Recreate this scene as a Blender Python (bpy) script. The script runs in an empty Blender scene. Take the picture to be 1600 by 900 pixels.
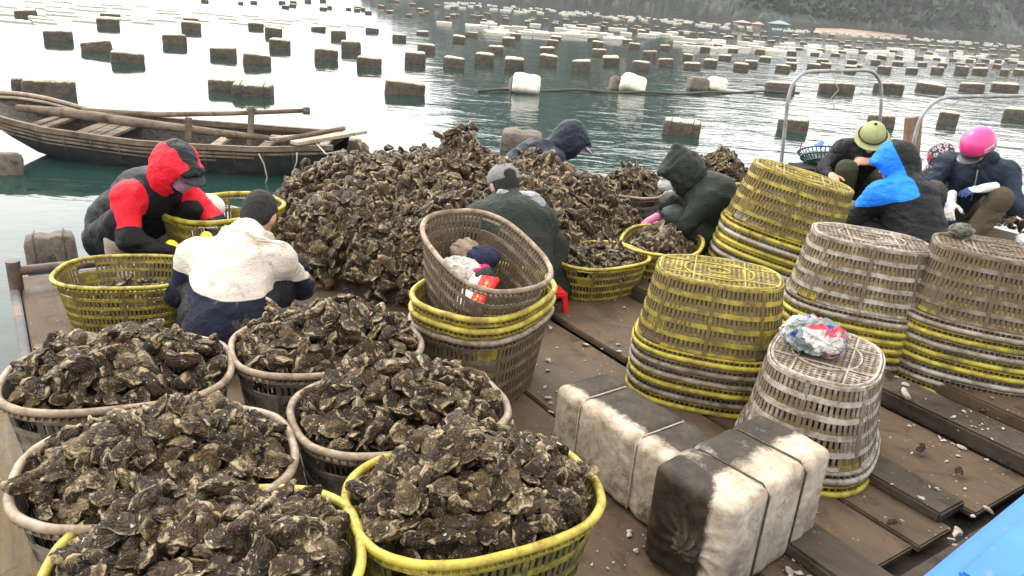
import bpy, bmesh, math, random
import numpy as np
from mathutils import Vector, Matrix
rng = np.random.default_rng(7)
random.seed(7)
C = bpy.context.scene.collection
SC = bpy.context.scene
R = math.radians

# ------------------------------------------------------------------ camera
CAMH = 1.7; WATER = -0.4
FPX = 1200.0; PITCH = R(20.7); ROLL = R(4.6)
fwd = np.array([0, math.cos(PITCH), -math.sin(PITCH)])
_r = np.array([1.0, 0, 0]); _u = np.cross(_r, fwd)
rgt = math.cos(ROLL)*_r + math.sin(ROLL)*_u
upv = -math.sin(ROLL)*_r + math.cos(ROLL)*_u
cam = bpy.data.cameras.new('camera'); co = bpy.data.objects.new('camera', cam); C.objects.link(co)
m = Matrix.Identity(4)
for i in range(3):
    m[i][0] = rgt[i]; m[i][1] = upv[i]; m[i][2] = -fwd[i]
m[2][3] = CAMH
co.matrix_world = m
cam.sensor_width = 36; cam.lens = 36*FPX/1600; cam.clip_end = 3000; cam.clip_start = 0.05
SC.camera = co

def at(x, y, z=0.0):
    d = fwd + rgt*(x-800)/FPX + upv*(450-y)/FPX
    t = (z-CAMH)/d[2]
    return np.array([0, 0, CAMH]) + d*t

# ------------------------------------------------------------------ world, sun, exposure
W = bpy.data.worlds.new('World'); SC.world = W; W.use_nodes = True
nt = W.node_tree; nt.nodes.clear()
SUN_EL = R(48); SUN_AZ = R(-38)      # azimuth from +Y towards +X
out = nt.nodes.new('ShaderNodeOutputWorld'); bg = nt.nodes.new('ShaderNodeBackground')
sky = nt.nodes.new('ShaderNodeTexSky'); sky.sky_type = 'NISHITA'; sky.sun_disc = False
sky.sun_elevation = SUN_EL; sky.sun_rotation = SUN_AZ; sky.air_density = 1.0; sky.dust_density = 4.0
hs = nt.nodes.new('ShaderNodeHueSaturation'); hs.inputs['Saturation'].default_value = 0.25
tc = nt.nodes.new('ShaderNodeTexCoord')
dot = nt.nodes.new('ShaderNodeVectorMath'); dot.operation = 'DOT_PRODUCT'
g = Vector((math.sin(R(-42))*math.cos(R(14)), math.cos(R(-42))*math.cos(R(14)), math.sin(R(14))))
dot.inputs[1].default_value = g
mr = nt.nodes.new('ShaderNodeMapRange'); mr.inputs['From Min'].default_value = -0.15; mr.inputs['From Max'].default_value = 0.95
mr.inputs['To Min'].default_value = 24.0; mr.inputs['To Max'].default_value = 46.0; mr.interpolation_type = 'SMOOTHSTEP'
ns = nt.nodes.new('ShaderNodeTexNoise'); ns.inputs['Scale'].default_value = 2.2; ns.inputs['Detail'].default_value = 5
mr2 = nt.nodes.new('ShaderNodeMapRange'); mr2.inputs['From Min'].default_value = 0.3; mr2.inputs['From Max'].default_value = 0.7
mr2.inputs['To Min'].default_value = 0.8; mr2.inputs['To Max'].default_value = 1.2
mu = nt.nodes.new('ShaderNodeMath'); mu.operation = 'MULTIPLY'
cl = nt.nodes.new('ShaderNodeMixRGB'); cl.blend_type = 'MULTIPLY'; cl.inputs[0].default_value = 1; cl.inputs[1].default_value = (1.02, 1.0, 0.965, 1)
mx = nt.nodes.new('ShaderNodeMixRGB'); mx.inputs[0].default_value = 0.85
L = nt.links.new
L(tc.outputs['Generated'], dot.inputs[0]); L(dot.outputs['Value'], mr.inputs['Value'])
L(tc.outputs['Generated'], ns.inputs['Vector']); L(ns.outputs['Fac'], mr2.inputs['Value'])
L(mr.outputs[0], mu.inputs[0]); L(mr2.outputs[0], mu.inputs[1]); L(mu.outputs[0], cl.inputs[2])
L(sky.outputs[0], hs.inputs['Color']); L(hs.outputs[0], mx.inputs[1]); L(cl.outputs[0], mx.inputs[2])
L(mx.outputs[0], bg.inputs[0]); bg.inputs[1].default_value = 0.1; L(bg.outputs[0], out.inputs[0])
sl = bpy.data.lights.new('sun', 'SUN'); sl.energy = 1.5; sl.angle = R(14); sl.color = (1.0, 0.95, 0.87)
so = bpy.data.objects.new('sun', sl); C.objects.link(so)
sd = Vector((math.sin(SUN_AZ)*math.cos(SUN_EL), math.cos(SUN_AZ)*math.cos(SUN_EL), math.sin(SUN_EL)))
so.rotation_euler = sd.to_track_quat('Z', 'Y').to_euler()
SC.view_settings.view_transform = 'Standard'; SC.view_settings.look = 'None'
SC.view_settings.exposure = 0.08; SC.view_settings.gamma = 1; SC.view_settings.use_curve_mapping = False
SC.render.engine = 'CYCLES'
SC.cycles.max_bounces = 5; SC.cycles.diffuse_bounces = 2; SC.cycles.glossy_bounces = 3; SC.cycles.transmission_bounces = 3
SC.cycles.volume_bounces = 0; SC.cycles.use_denoising = True
SC.cycles.caustics_reflective = False; SC.cycles.caustics_refractive = False

# ------------------------------------------------------------------ materials
def new_mat(name):
    m = bpy.data.materials.new(name); m.use_nodes = True
    t = m.node_tree; b = t.nodes['Principled BSDF']
    return m, t, b
def N(t, typ, **kw):
    n = t.nodes.new(typ)
    for k, v in kw.items():
        if k in n.inputs.keys(): n.inputs[k].default_value = v
        else: setattr(n, k, v)
    return n
def c4(c): return (c[0], c[1], c[2], 1)
def coords(t, kind='Object', scale=(1, 1, 1), objrand=True):
    tc = N(t, 'ShaderNodeTexCoord'); mp = N(t, 'ShaderNodeMapping'); mp.inputs['Scale'].default_value = scale
    t.links.new(tc.outputs[kind], mp.inputs['Vector'])
    if objrand:
        oi = N(t, 'ShaderNodeObjectInfo'); mm = N(t, 'ShaderNodeMath', operation='MULTIPLY'); mm.inputs[1].default_value = 37.0
        t.links.new(oi.outputs['Random'], mm.inputs[0])
        cx = N(t, 'ShaderNodeCombineXYZ')
        for k in range(3): t.links.new(mm.outputs[0], cx.inputs[k])
        t.links.new(cx.outputs[0], mp.inputs['Location'])
    return mp.outputs[0]
def noise(t, vec, scale, detail=4, rough=0.6, dist=0.0):
    n = N(t, 'ShaderNodeTexNoise'); n.inputs['Scale'].default_value = scale; n.inputs['Detail'].default_value = detail
    n.inputs['Roughness'].default_value = rough; n.inputs['Distortion'].default_value = dist
    t.links.new(vec, n.inputs['Vector']); return n.outputs['Fac']
def ramp(t, fac, a, b, lo=0.0, hi=1.0):
    n = N(t, 'ShaderNodeMapRange'); n.inputs['From Min'].default_value = a; n.inputs['From Max'].default_value = b
    n.inputs['To Min'].default_value = lo; n.inputs['To Max'].default_value = hi
    t.links.new(fac, n.inputs['Value']); return n.outputs[0]
def mix(t, fac, a, b, blend='MIX'):
    n = N(t, 'ShaderNodeMixRGB'); n.blend_type = blend
    if isinstance(fac, (int, float)): n.inputs[0].default_value = fac
    else: t.links.new(fac, n.inputs[0])
    for i, c in ((1, a), (2, b)):
        if isinstance(c, (tuple, list)): n.inputs[i].default_value = c4(c)
        else: t.links.new(c, n.inputs[i])
    return n.outputs[0]
def mth(t, op, a, b=None):
    n = N(t, 'ShaderNodeMath', operation=op)
    for i, c in ((0, a), (1, b)):
        if c is None: continue
        if isinstance(c, (int, float)): n.inputs[i].default_value = c
        else: t.links.new(c, n.inputs[i])
    return n.outputs[0]
def bump(t, b, h, strength=0.5, dist=0.01):
    n = N(t, 'ShaderNodeBump'); n.inputs['Strength'].default_value = strength; n.inputs['Distance'].default_value = dist
    t.links.new(h, n.inputs['Height']); t.links.new(n.outputs[0], b.inputs['Normal'])
def attr(t, name):
    n = N(t, 'ShaderNodeAttribute'); n.attribute_name = name; return n

def simple(name, c1, c2, scale=8, rough=0.7, bmp=0.3, bd=0.004, detail=5, stretch=(1, 1, 1), lo=0.35, hi=0.65, c3=None, s3=2.5, a3=0.55, b3=0.65, metal=0.0, kind='Object'):
    m, t, b = new_mat(name)
    v = coords(t, kind, stretch)
    f = noise(t, v, scale, detail)
    col = mix(t, ramp(t, f, lo, hi), c1, c2)
    if c3 is not None:
        f3 = noise(t, v, s3, 6, 0.65); col = mix(t, ramp(t, f3, a3, b3), col, c3)
    t.links.new(col, b.inputs['Base Color'])
    b.inputs['Roughness'].default_value = rough; b.inputs['Metallic'].default_value = metal
    f2 = noise(t, v, scale*4, 4)
    bump(t, b, mth(t, 'ADD', f, f2), bmp, bd)
    return m

def cloth(name, cols, rough=0.75, bmp=0.35, stain=None, stain_amt=(0.58, 0.7), spec=0.2, weave=0.0):
    """cols[0] base; cols[1], cols[2].. replace it where attribute z1, z2.. is positive"""
    m, t, b = new_mat(name)
    v = coords(t, 'Object')
    col = None
    base = mix(t, ramp(t, noise(t, v, 6), 0.3, 0.7), tuple(x*0.8 for x in cols[0]), tuple(min(1, x*1.12) for x in cols[0]))
    for i, c in enumerate(cols[1:], 1):
        a = attr(t, 'z%d' % i)
        base = mix(t, ramp(t, a.outputs['Fac'], -0.002, 0.002), base, c)
    if stain is not None:
        s = noise(t, v, 7, 7, 0.7, 0.6)
        base = mix(t, ramp(t, s, *stain_amt), base, stain)
    t.links.new(base, b.inputs['Base Color'])
    b.inputs['Roughness'].default_value = rough; b.inputs['Specular IOR Level'].default_value = spec
    w = noise(t, v, 9, 3, 0.5, 1.4); w2 = noise(t, v, 120, 2); w3 = noise(t, coords(t, 'Object', (1, 1, 1.6)), 17, 2, 0.5, 2.0)
    rid = mth(t, 'ABSOLUTE', mth(t, 'SUBTRACT', w3, 0.5))
    h = mth(t, 'ADD', mth(t, 'ADD', w, mth(t, 'MULTIPLY', rid, 1.8)), mth(t, 'MULTIPLY', w2, 0.05))
    bump(t, b, h, bmp, 0.03)
    return m

# basket plastic: colour with caked brown mud; attribute dirt raises the mud
def plastic(name, col, col2, mud, amount):
    m, t, b = new_mat(name)
    v = coords(t, 'Object')
    n1 = noise(t, v, 9, 8, 0.75); n2 = noise(t, v, 30, 5, 0.7)
    d = attr(t, 'dirt').outputs['Fac']
    oi = N(t, 'ShaderNodeObjectInfo')
    s = mth(t, 'ADD', mth(t, 'ADD', mth(t, 'MULTIPLY', n1, 0.75), mth(t, 'MULTIPLY', n2, 0.4)), mth(t, 'MULTIPLY', d, 0.19))
    s = mth(t, 'ADD', s, mth(t, 'MULTIPLY', oi.outputs['Random'], 0.05))
    base = mix(t, ramp(t, noise(t, v, 40, 3), 0.3, 0.7), col, col2)
    fac = ramp(t, s, 0.68-amount, 0.86-amount)
    mudc = mix(t, ramp(t, n2, 0.35, 0.65), mud, tuple(x*1.9 for x in mud))
    c = mix(t, mth(t, 'MULTIPLY', fac, 0.86), base, mudc)
    t.links.new(c, b.inputs['Base Color'])
    t.links.new(ramp(t, fac, 0, 1, 0.42, 0.85), b.inputs['Roughness'])
    bump(t, b, mth(t, 'ADD', n2, mth(t, 'MULTIPLY', fac, 0.5)), 0.35, 0.004)
    return m

MUD = (0.058, 0.036, 0.017)
M = {}
M['yellow'] = plastic('yellow_plastic', (0.42, 0.34, 0.03), (0.50, 0.415, 0.045), MUD, 0.13)
M['yellow_muddy'] = plastic('muddy_yellow_plastic', (0.34, 0.275, 0.025), (0.42, 0.35, 0.04), MUD, 0.155)
M['grey'] = plastic('grey_white_plastic', (0.27, 0.225, 0.17), (0.36, 0.31, 0.25), MUD, 0.15)
M['pale_grey'] = plastic('pale_grey_plastic', (0.36, 0.32, 0.27), (0.44, 0.39, 0.33), MUD, 0.145)
M['grey_muddy'] = plastic('muddy_grey_plastic', (0.20, 0.165, 0.125), (0.29, 0.25, 0.195), MUD, 0.19)
M['rim_tan'] = plastic('worn_tan_rim', (0.27, 0.20, 0.14), (0.38, 0.29, 0.205), (0.07, 0.048, 0.03), 0.145)
M['rim_yellow'] = plastic('worn_yellow_rim', (0.42, 0.34, 0.04), (0.52, 0.44, 0.07), (0.10, 0.065, 0.02), 0.13)
M['dark_yellow_wall'] = plastic('grimy_yellow_wall', (0.26, 0.23, 0.02), (0.34, 0.30, 0.03), (0.03, 0.023, 0.014), 0.13)
M['dark_wall'] = plastic('grimy_grey_wall', (0.17, 0.15, 0.12), (0.24, 0.21, 0.17), (0.035, 0.027, 0.02), 0.10)

def oyster_mat():
    m, t, b = new_mat('oyster_shell')
    a = attr(t, 'sh'); sep = N(t, 'ShaderNodeSeparateXYZ'); t.links.new(a.outputs['Vector'], sep.inputs[0])
    rad, inner, rnd = sep.outputs[0], sep.outputs[1], sep.outputs[2]
    oi = N(t, 'ShaderNodeObjectInfo')
    rr = mth(t, 'FRACT', mth(t, 'ADD', rnd, mth(t, 'MULTIPLY', oi.outputs['Random'], 7.31)))
    v = coords(t, 'Object')
    sep_off = N(t, 'ShaderNodeCombineXYZ'); t.links.new(mth(t, 'MULTIPLY', rr, 19.0), sep_off.inputs[0])
    ad = N(t, 'ShaderNodeVectorMath', operation='ADD'); t.links.new(v, ad.inputs[0]); t.links.new(sep_off.outputs[0], ad.inputs[1])
    v = ad.outputs[0]
    n1 = noise(t, v, 26, 6, 0.7, 0.8); n2 = noise(t, v, 85, 5, 0.7); n3 = noise(t, v, 24, 4, 0.65, 0.6)
    # growth rings
    rings = mth(t, 'SINE', mth(t, 'ADD', mth(t, 'MULTIPLY', rad, 34.0), mth(t, 'MULTIPLY', n1, 9.0)))
    base = mix(t, ramp(t, n1, 0.34, 0.66), (0.0035, 0.0025, 0.0016), (0.058, 0.039, 0.022))
    tint = N(t, 'ShaderNodeValToRGB'); e = tint.color_ramp.elements
    e[0].position = 0; e[0].color = (0.022, 0.016, 0.012, 1); e[1].position = 1; e[1].color = (0.15, 0.095, 0.04, 1)
    for p, c in ((0.25, (0.06, 0.045, 0.032)), (0.45, (0.022, 0.018, 0.016)), (0.62, (0.052, 0.026, 0.018)), (0.72, (0.13, 0.09, 0.05)), (0.84, (0.015, 0.012, 0.010))):
        x = e.new(p); x.color = c4(c)
    t.links.new(rr, tint.inputs[0])
    base = mix(t, 0.5, base, tint.outputs[0])
    base = mix(t, mth(t, 'MULTIPLY', ramp(t, mth(t, 'FRACT', mth(t, 'MULTIPLY', rr, 13.7)), 0.80, 0.84), ramp(t, n1, 0.44, 0.60)), base, (0.20, 0.15, 0.085))
    base = mix(t, ramp(t, rings, 0.3, 1.0, 0, 0.26), base, (0.15, 0.10, 0.062))
    edge = ramp(t, mth(t, 'ADD', rad, mth(t, 'MULTIPLY', mth(t, 'SUBTRACT', n1, 0.5), 1.8)), 0.86, 1.02)
    edge = mth(t, 'MULTIPLY', edge, ramp(t, noise(t, v, 34, 3, 0.6), 0.36, 0.50))
    base = mix(t, mth(t, 'MULTIPLY', edge, 0.68), base, (0.56, 0.44, 0.27))
    base = mix(t, ramp(t, n3, 0.57, 0.67, 0, 0.72), base, mix(t, ramp(t, n2, 0.4, 0.6), (0.20, 0.125, 0.05), (0.46, 0.36, 0.21)))
    base = mix(t, ramp(t, n2, 0.62, 0.67, 0, 0.85), base, (0.75, 0.68, 0.56))
    base = mix(t, mth(t, 'MULTIPLY', inner, 0.6), base, (0.40, 0.33, 0.24))
    t.links.new(base, b.inputs['Base Color'])
    t.links.new(ramp(t, n1, 0.3, 0.7, 0.28, 0.6), b.inputs['Roughness'])
    b.inputs['Specular IOR Level'].default_value = 0.16
    h = mth(t, 'ADD', mth(t, 'MULTIPLY', rings, 0.35), mth(t, 'ADD', mth(t, 'MULTIPLY', n1, 2.2), n2))
    bump(t, b, h, 0.9, 0.005)
    return m
M['oyster'] = oyster_mat()
M['core'] = simple('dark_shell_grit', (0.008, 0.006, 0.005), (0.03, 0.022, 0.016), 30, 0.9, 0.8, 0.02)

def wood(name, c1, c2, c3, rough=0.6, stretch=(1, 12, 12), speck=True, wet=0.0):
    m, t, b = new_mat(name)
    v = coords(t, 'Object', stretch); v1 = coords(t, 'Object')
    g1 = noise(t, v, 2.2, 8, 0.65, 0.8); st = noise(t, v1, 2.3, 7, 0.7, 0.5); fine = noise(t, v1, 55, 4, 0.7)
    c = mix(t, ramp(t, g1, 0.3, 0.7), c1, c2)
    c = mix(t, ramp(t, st, 0.42, 0.66, 0, 0.9), c, c3)
    c = mix(t, ramp(t, noise(t, v1, 5.5, 8, 0.75, 1.0), 0.52, 0.66, 0, 0.75), c, tuple(x*0.35 for x in c1))
    if speck:
        sp = noise(t, v1, 42, 3, 0.6); c = mix(t, ramp(t, sp, 0.70, 0.73, 0, 0.8), c, (0.42, 0.36, 0.28))
    t.links.new(c, b.inputs['Base Color'])
    t.links.new(ramp(t, st, 0.35, 0.65, max(0.12, rough-0.22), rough+0.15), b.inputs['Roughness'])
    b.inputs['Specular IOR Level'].default_value = 0.2
    bump(t, b, mth(t, 'ADD', mth(t, 'MULTIPLY', g1, 0.8), mth(t, 'ADD', fine, mth(t, 'MULTIPLY', st, 0.8))), 0.4, 0.004)
    return m
M['ply'] = wood('wet_plywood', (0.05, 0.033, 0.022), (0.105, 0.07, 0.044), (0.125, 0.085, 0.05), 0.66, (1, 5, 5))
M['timber'] = wood('dark_timber', (0.026, 0.019, 0.014), (0.062, 0.046, 0.034), (0.10, 0.076, 0.056), 0.7)
M['mudboard'] = wood('muddy_side_board', (0.05, 0.038, 0.026), (0.16, 0.12, 0.075), (0.20, 0.135, 0.06), 0.75)
M['boatwood'] = wood('weathered_boat_wood', (0.065, 0.045, 0.032), (0.18, 0.13, 0.09), (0.26, 0.21, 0.16), 0.75, (2, 20, 20), False)
M['palewood'] = wood('pale_dry_wood', (0.34, 0.27, 0.2), (0.5, 0.42, 0.33), (0.26, 0.2, 0.15), 0.8, (2, 18, 18), False)
M['post'] = wood('brown_post_wood', (0.17, 0.11, 0.07), (0.27, 0.18, 0.115), (0.11, 0.08, 0.055), 0.75, (14, 14, 1), False)
M['tar'] = simple('black_tarred_hull', (0.008, 0.009, 0.011), (0.03, 0.03, 0.031), 9, 0.55, 0.5, 0.01, c3=(0.065, 0.055, 0.045), s3=5, a3=0.6, b3=0.72)
M['weave'] = simple('woven_bamboo', (0.045, 0.038, 0.032), (0.17, 0.15, 0.13), 35, 0.85, 0.8, 0.015)
M['metal'] = simple('galvanised_pipe', (0.22, 0.22, 0.23), (0.38, 0.38, 0.39), 12, 0.45, 0.1, metal=0.6, c3=(0.10, 0.075, 0.06), s3=6, a3=0.55, b3=0.7)
M['rust'] = simple('rusty_pipe', (0.05, 0.038, 0.034), (0.14, 0.10, 0.085), 20, 0.6, 0.3, c3=(0.10, 0.045, 0.025), s3=6)
M['rope'] = simple('rope_fibre', (0.28, 0.24, 0.18), (0.45, 0.40, 0.33), 60, 0.9, 0.5)
M['darkrope'] = simple('wet_dark_rope', (0.03, 0.028, 0.02), (0.09, 0.08, 0.055), 60, 0.8, 0.5)
# ------------------------------------------------------------------ object helpers
def link(name, me, mat=None, parent=None):
    o = bpy.data.objects.new(name, me); C.objects.link(o)
    if mat is not None and me is not None and len(me.materials) == 0:
        for mm in (mat if isinstance(mat, (list, tuple)) else [mat]): me.materials.append(mm)
    if parent is not None: o.parent = parent
    return o
def mesh_from(name, V, F, smooth=True):
    me = bpy.data.meshes.new(name)
    V = np.asarray(V, dtype=np.float32)
    if isinstance(F, np.ndarray):
        n, k = F.shape
        me.vertices.add(len(V)); me.vertices.foreach_set('co', V.ravel())
        me.loops.add(n*k); me.loops.foreach_set('vertex_index', F.astype(np.int32).ravel())
        me.polygons.add(n); me.polygons.foreach_set('loop_start', np.arange(0, n*k, k, dtype=np.int32))
        me.polygons.foreach_set('loop_total', np.full(n, k, dtype=np.int32))
        me.update(calc_edges=True); me.validate()
    else:
        me.from_pydata(V.tolist(), [], F); me.update()
    me.polygons.foreach_set('use_smooth', np.full(len(me.polygons), smooth, dtype=bool))
    return me
def add_attr(me, name, arr, kind='FLOAT'):
    a = me.attributes.new(name, kind, 'POINT')
    a.data.foreach_set('value' if kind == 'FLOAT' else 'vector', np.asarray(arr, dtype=np.float32).ravel())
def tag(o, label=None, cat=None, group=None, kind=None):
    if label: o['label'] = label
    if cat: o['category'] = cat
    if group: o['group'] = group
    if kind: o['kind'] = kind
    return o
def empty(name, loc=(0, 0, 0), rot=(0, 0, 0), label=None, cat=None, group=None):
    o = bpy.data.objects.new(name, None); C.objects.link(o); o.location = loc; o.rotation_euler = rot
    o.empty_display_size = 0.1
    return tag(o, label, cat, group)

class MB:
    """collects simple solids into one mesh"""
    def __init__(s): s.V = []; s.F = []; s.n = 0; s.A = []
    def add(s, V, F, a=0.0):
        s.V += [tuple(v) for v in V]; s.F += [tuple(i+s.n for i in f) for f in F]; s.n += len(V); s.A += [a]*len(V)
    def box(s, c, size, ax=None, a=0.0, bev=0.0):
        """c centre, size (lx,ly,lz), ax 3 unit axes"""
        ax = ax or ((1, 0, 0), (0, 1, 0), (0, 0, 1))
        c = np.array(c, float); X = [np.array(q, float) for q in ax]; h = np.array(size)/2
        if bev <= 0:
            V = [c+X[0]*h[0]*i+X[1]*h[1]*j+X[2]*h[2]*k for k in (-1, 1) for j in (-1, 1) for i in (-1, 1)]
            F = [(0, 2, 3, 1), (4, 5, 7, 6), (0, 1, 5, 4), (2, 6, 7, 3), (0, 4, 6, 2), (1, 3, 7, 5)]
            s.add(V, F, a); return
        bm = bmesh.new(); bmesh.ops.create_cube(bm, size=1)
        for v in bm.verts: v.co = Vector((v.co.x*size[0], v.co.y*size[1], v.co.z*size[2]))
        bmesh.ops.bevel(bm, geom=bm.edges[:], offset=bev, segments=2, affect='EDGES')
        V = [c+X[0]*v.co.x+X[1]*v.co.y+X[2]*v.co.z for v in bm.verts]
        bm.verts.index_update(); F = [tuple(v.index for v in f.verts) for f in bm.faces]
        bm.free(); s.add(V, F, a)
    def beam(s, p, q, w, h, up=(0, 0, 1), a=0.0, bev=0.0):
        p = np.array(p, float); q = np.array(q, float); d = q-p; l = np.linalg.norm(d); d /= l
        side = np.cross(up, d); side /= np.linalg.norm(side); u2 = np.cross(d, side)
        s.box((p+q)/2, (l, w, h), (d, side, u2), a, bev)
    def tube(s, pts, r, n=8, cap=True, a=0.0):
        P = [np.array(p, float) for p in pts]; rr = r if isinstance(r, (list, tuple)) else [r]*len(P)
        V = []; F = []; prev = None
        for i, p in enumerate(P):
            d = P[min(i+1, len(P)-1)]-P[max(i-1, 0)]; d = d/(np.linalg.norm(d)+1e-9)
            if prev is None:
                t = np.array([0, 0, 1.0]) if abs(d[2]) < 0.9 else np.array([1.0, 0, 0]); x = np.cross(t, d)
            else: x = prev-d*np.dot(prev, d)
            x /= np.linalg.norm(x)+1e-9; prev = x; y = np.cross(d, x)
            for k in range(n):
                an = 2*math.pi*k/n; V.append(p+(x*math.cos(an)+y*math.sin(an))*rr[i])
        for i in range(len(P)-1):
            for k in range(n): F.append((i*n+k, i*n+(k+1) % n, (i+1)*n+(k+1) % n, (i+1)*n+k))
        if cap: F.append(tuple(range(n))[::-1]); F.append(tuple((len(P)-1)*n+k for k in range(n)))
        s.add(V, F, a)
    def mesh(s, name, smooth=False, attrname=None):
        me = mesh_from(name, s.V, s.F, smooth)
        if attrname: add_attr(me, attrname, s.A)
        return me
    def build(s, name, mat, parent=None, smooth=False, attrname=None):
        return link(name, s.mesh(name, smooth, attrname), mat, parent)
def smooth_angle(o, ang=40):
    me = o.data
    me.polygons.foreach_set('use_smooth', np.ones(len(me.polygons), dtype=bool))
    try: me.set_sharp_from_angle(angle=R(ang))
    except Exception: pass

# ------------------------------------------------------------------ signed-distance modelling
def sd_cap(P, a, b, ra, rb):
    a = np.array(a, float); b = np.array(b, float); ab = b-a; L2 = max(ab@ab, 1e-9)
    t = np.clip(((P-a)@ab)/L2, 0, 1)
    return np.linalg.norm(P-a-t[:, None]*ab, axis=1)-(ra+(rb-ra)*t)
def sd_ell(P, c, r, ax=None):
    q = P-np.array(c, float)
    if ax is not None: q = q@np.array(ax, float).T
    r = np.array(r, float); k0 = np.linalg.norm(q/r, axis=1); k1 = np.linalg.norm(q/(r*r), axis=1)
    return k0*(k0-1)/np.maximum(k1, 1e-6)
def sd_box(P, c, h, rad=0.02, ax=None):
    q = P-np.array(c, float)
    if ax is not None: q = q@np.array(ax, float).T
    d = np.abs(q)-(np.array(h, float)-rad)
    return np.linalg.norm(np.maximum(d, 0), axis=1)+np.minimum(d.max(axis=1), 0)-rad
def smin(a, b, k):
    h = np.clip(0.5+0.5*(b-a)/k, 0, 1); return b+(a-b)*h-k*h*(1-h)
def smax(a, b, k): return -smin(-a, -b, k)
def prims_sdf(prims, k=0.03):
    def f(P):
        d = None
        for p in prims:
            kk = k
            if p[0] == 'c': e = sd_cap(P, *p[1:5]); kk = p[5] if len(p) > 5 else k
            elif p[0] == 'e': e = sd_ell(P, p[1], p[2], p[3] if len(p) > 3 else None)
            elif p[0] == 'b': e = sd_box(P, *p[1:])
            d = e if d is None else smin(d, e, kk)
        return d
    return f
def wnoise(P, s, seed=0):
    r = np.random.default_rng(seed); o = np.zeros(len(P))
    Q = P*s
    w = np.stack([np.sin(Q@r.normal(size=3)*1.3+r.uniform(0, 6)) for _ in range(3)], 1)*1.1
    Q = Q+w
    for i in range(4):
        d = r.normal(size=3)*(1+0.5*i); o += np.sin(Q@d+r.uniform(0, 6))/(1+0.5*i)
    return o/2.5
def mesh_sdf(f, lo, hi, h):
    lo = np.array(lo, float); hi = np.array(hi, float)
    n = np.ceil((hi-lo)/h/4).astype(int)*4+4
    # coarse pass
    nc = n//4+1
    g = np.stack(np.meshgrid(*[lo[i]+np.arange(nc[i])*4*h for i in range(3)], indexing='ij'), -1).reshape(-1, 3)
    Dc = f(g).reshape(nc)
    D = np.repeat(np.repeat(np.repeat(Dc, 4, 0), 4, 1), 4, 2)[:n[0], :n[1], :n[2]].astype(np.float32)
    near = np.abs(D) < 4*h*2.4
    idx = np.argwhere(near)
    D = D.copy(); D[near] = f(lo+idx*h)
    S = D < 0
    # surface nets
    nx, ny, nz = D.shape
    cs = [(i, j, k) for i in (0, 1) for j in (0, 1) for k in (0, 1)]
    sub = lambda A, c: A[c[0]:nx-1+c[0], c[1]:ny-1+c[1], c[2]:nz-1+c[2]]
    cnt = sum(sub(S, c).astype(np.int8) for c in cs)
    act = (cnt > 0) & (cnt < 8)
    ci = np.argwhere(act)
    if len(ci) == 0: return np.zeros((0, 3)), np.zeros((0, 4), int)
    vid = -np.ones(act.shape, dtype=np.int64); vid[act] = np.arange(len(ci))
    acc = np.zeros((len(ci), 3)); num = np.zeros(len(ci))
    vals = {c: sub(D, c)[act] for c in cs}
    for a in cs:
        for ax in range(3):
            if a[ax] == 0:
                b = list(a); b[ax] = 1; b = tuple(b)
                va, vb = vals[a], vals[b]; cr = (va < 0) != (vb < 0)
                t = np.where(cr, va/np.where(cr, va-vb, 1), 0)
                p = np.tile(np.array(a, float), (len(ci), 1)); p[:, ax] = t
                acc += p*cr[:, None]; num += cr
    V = lo+(ci+acc/num[:, None])*h
    F = []
    for ax in range(3):
        o1, o2 = [(1, 2), (2, 0), (0, 1)][ax]
        sl = [slice(1, -1)]*3; sl[ax] = slice(0, D.shape[ax]-1)
        sl0 = list(sl); sl1 = list(sl); sl1[ax] = slice(1, D.shape[ax])
        A = S[tuple(sl0)]; B = S[tuple(sl1)]
        cr = np.argwhere(A != B); 
        if len(cr) == 0: continue
        off = np.array([s.start for s in sl0]); flip = A[tuple(cr.T)]
        base = cr+off
        def cell(d1, d2):
            q = base.copy(); q[:, o1] -= d1; q[:, o2] -= d2; return vid[tuple(q.T)]
        q = np.stack([cell(1, 1), cell(0, 1), cell(0, 0), cell(1, 0)], 1)
        q[~flip] = q[~flip][:, ::-1]
        F.append(q)
    F = np.concatenate(F); F = F[(F >= 0).all(1)]
    return V, F
def sdf_object(name, f, lo, hi, h, mat, parent=None, zones=None, relax=1):
    V, F = mesh_sdf(f, lo, hi, h)
    for _ in range(relax):
        s = np.zeros_like(V); c = np.zeros(len(V))
        for i in range(4):
            a, b = F[:, i], F[:, (i+1) % 4]
            np.add.at(s, a, V[b]); np.add.at(c, a, 1); np.add.at(s, b, V[a]); np.add.at(c, b, 1)
        V = V*0.5+0.5*s/np.maximum(c, 1)[:, None]
    me = mesh_from(name, V, F, True)
    if zones:
        for k, fn in zones.items(): add_attr(me, k, fn(V))
    return link(name, me, mat, parent)

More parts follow.
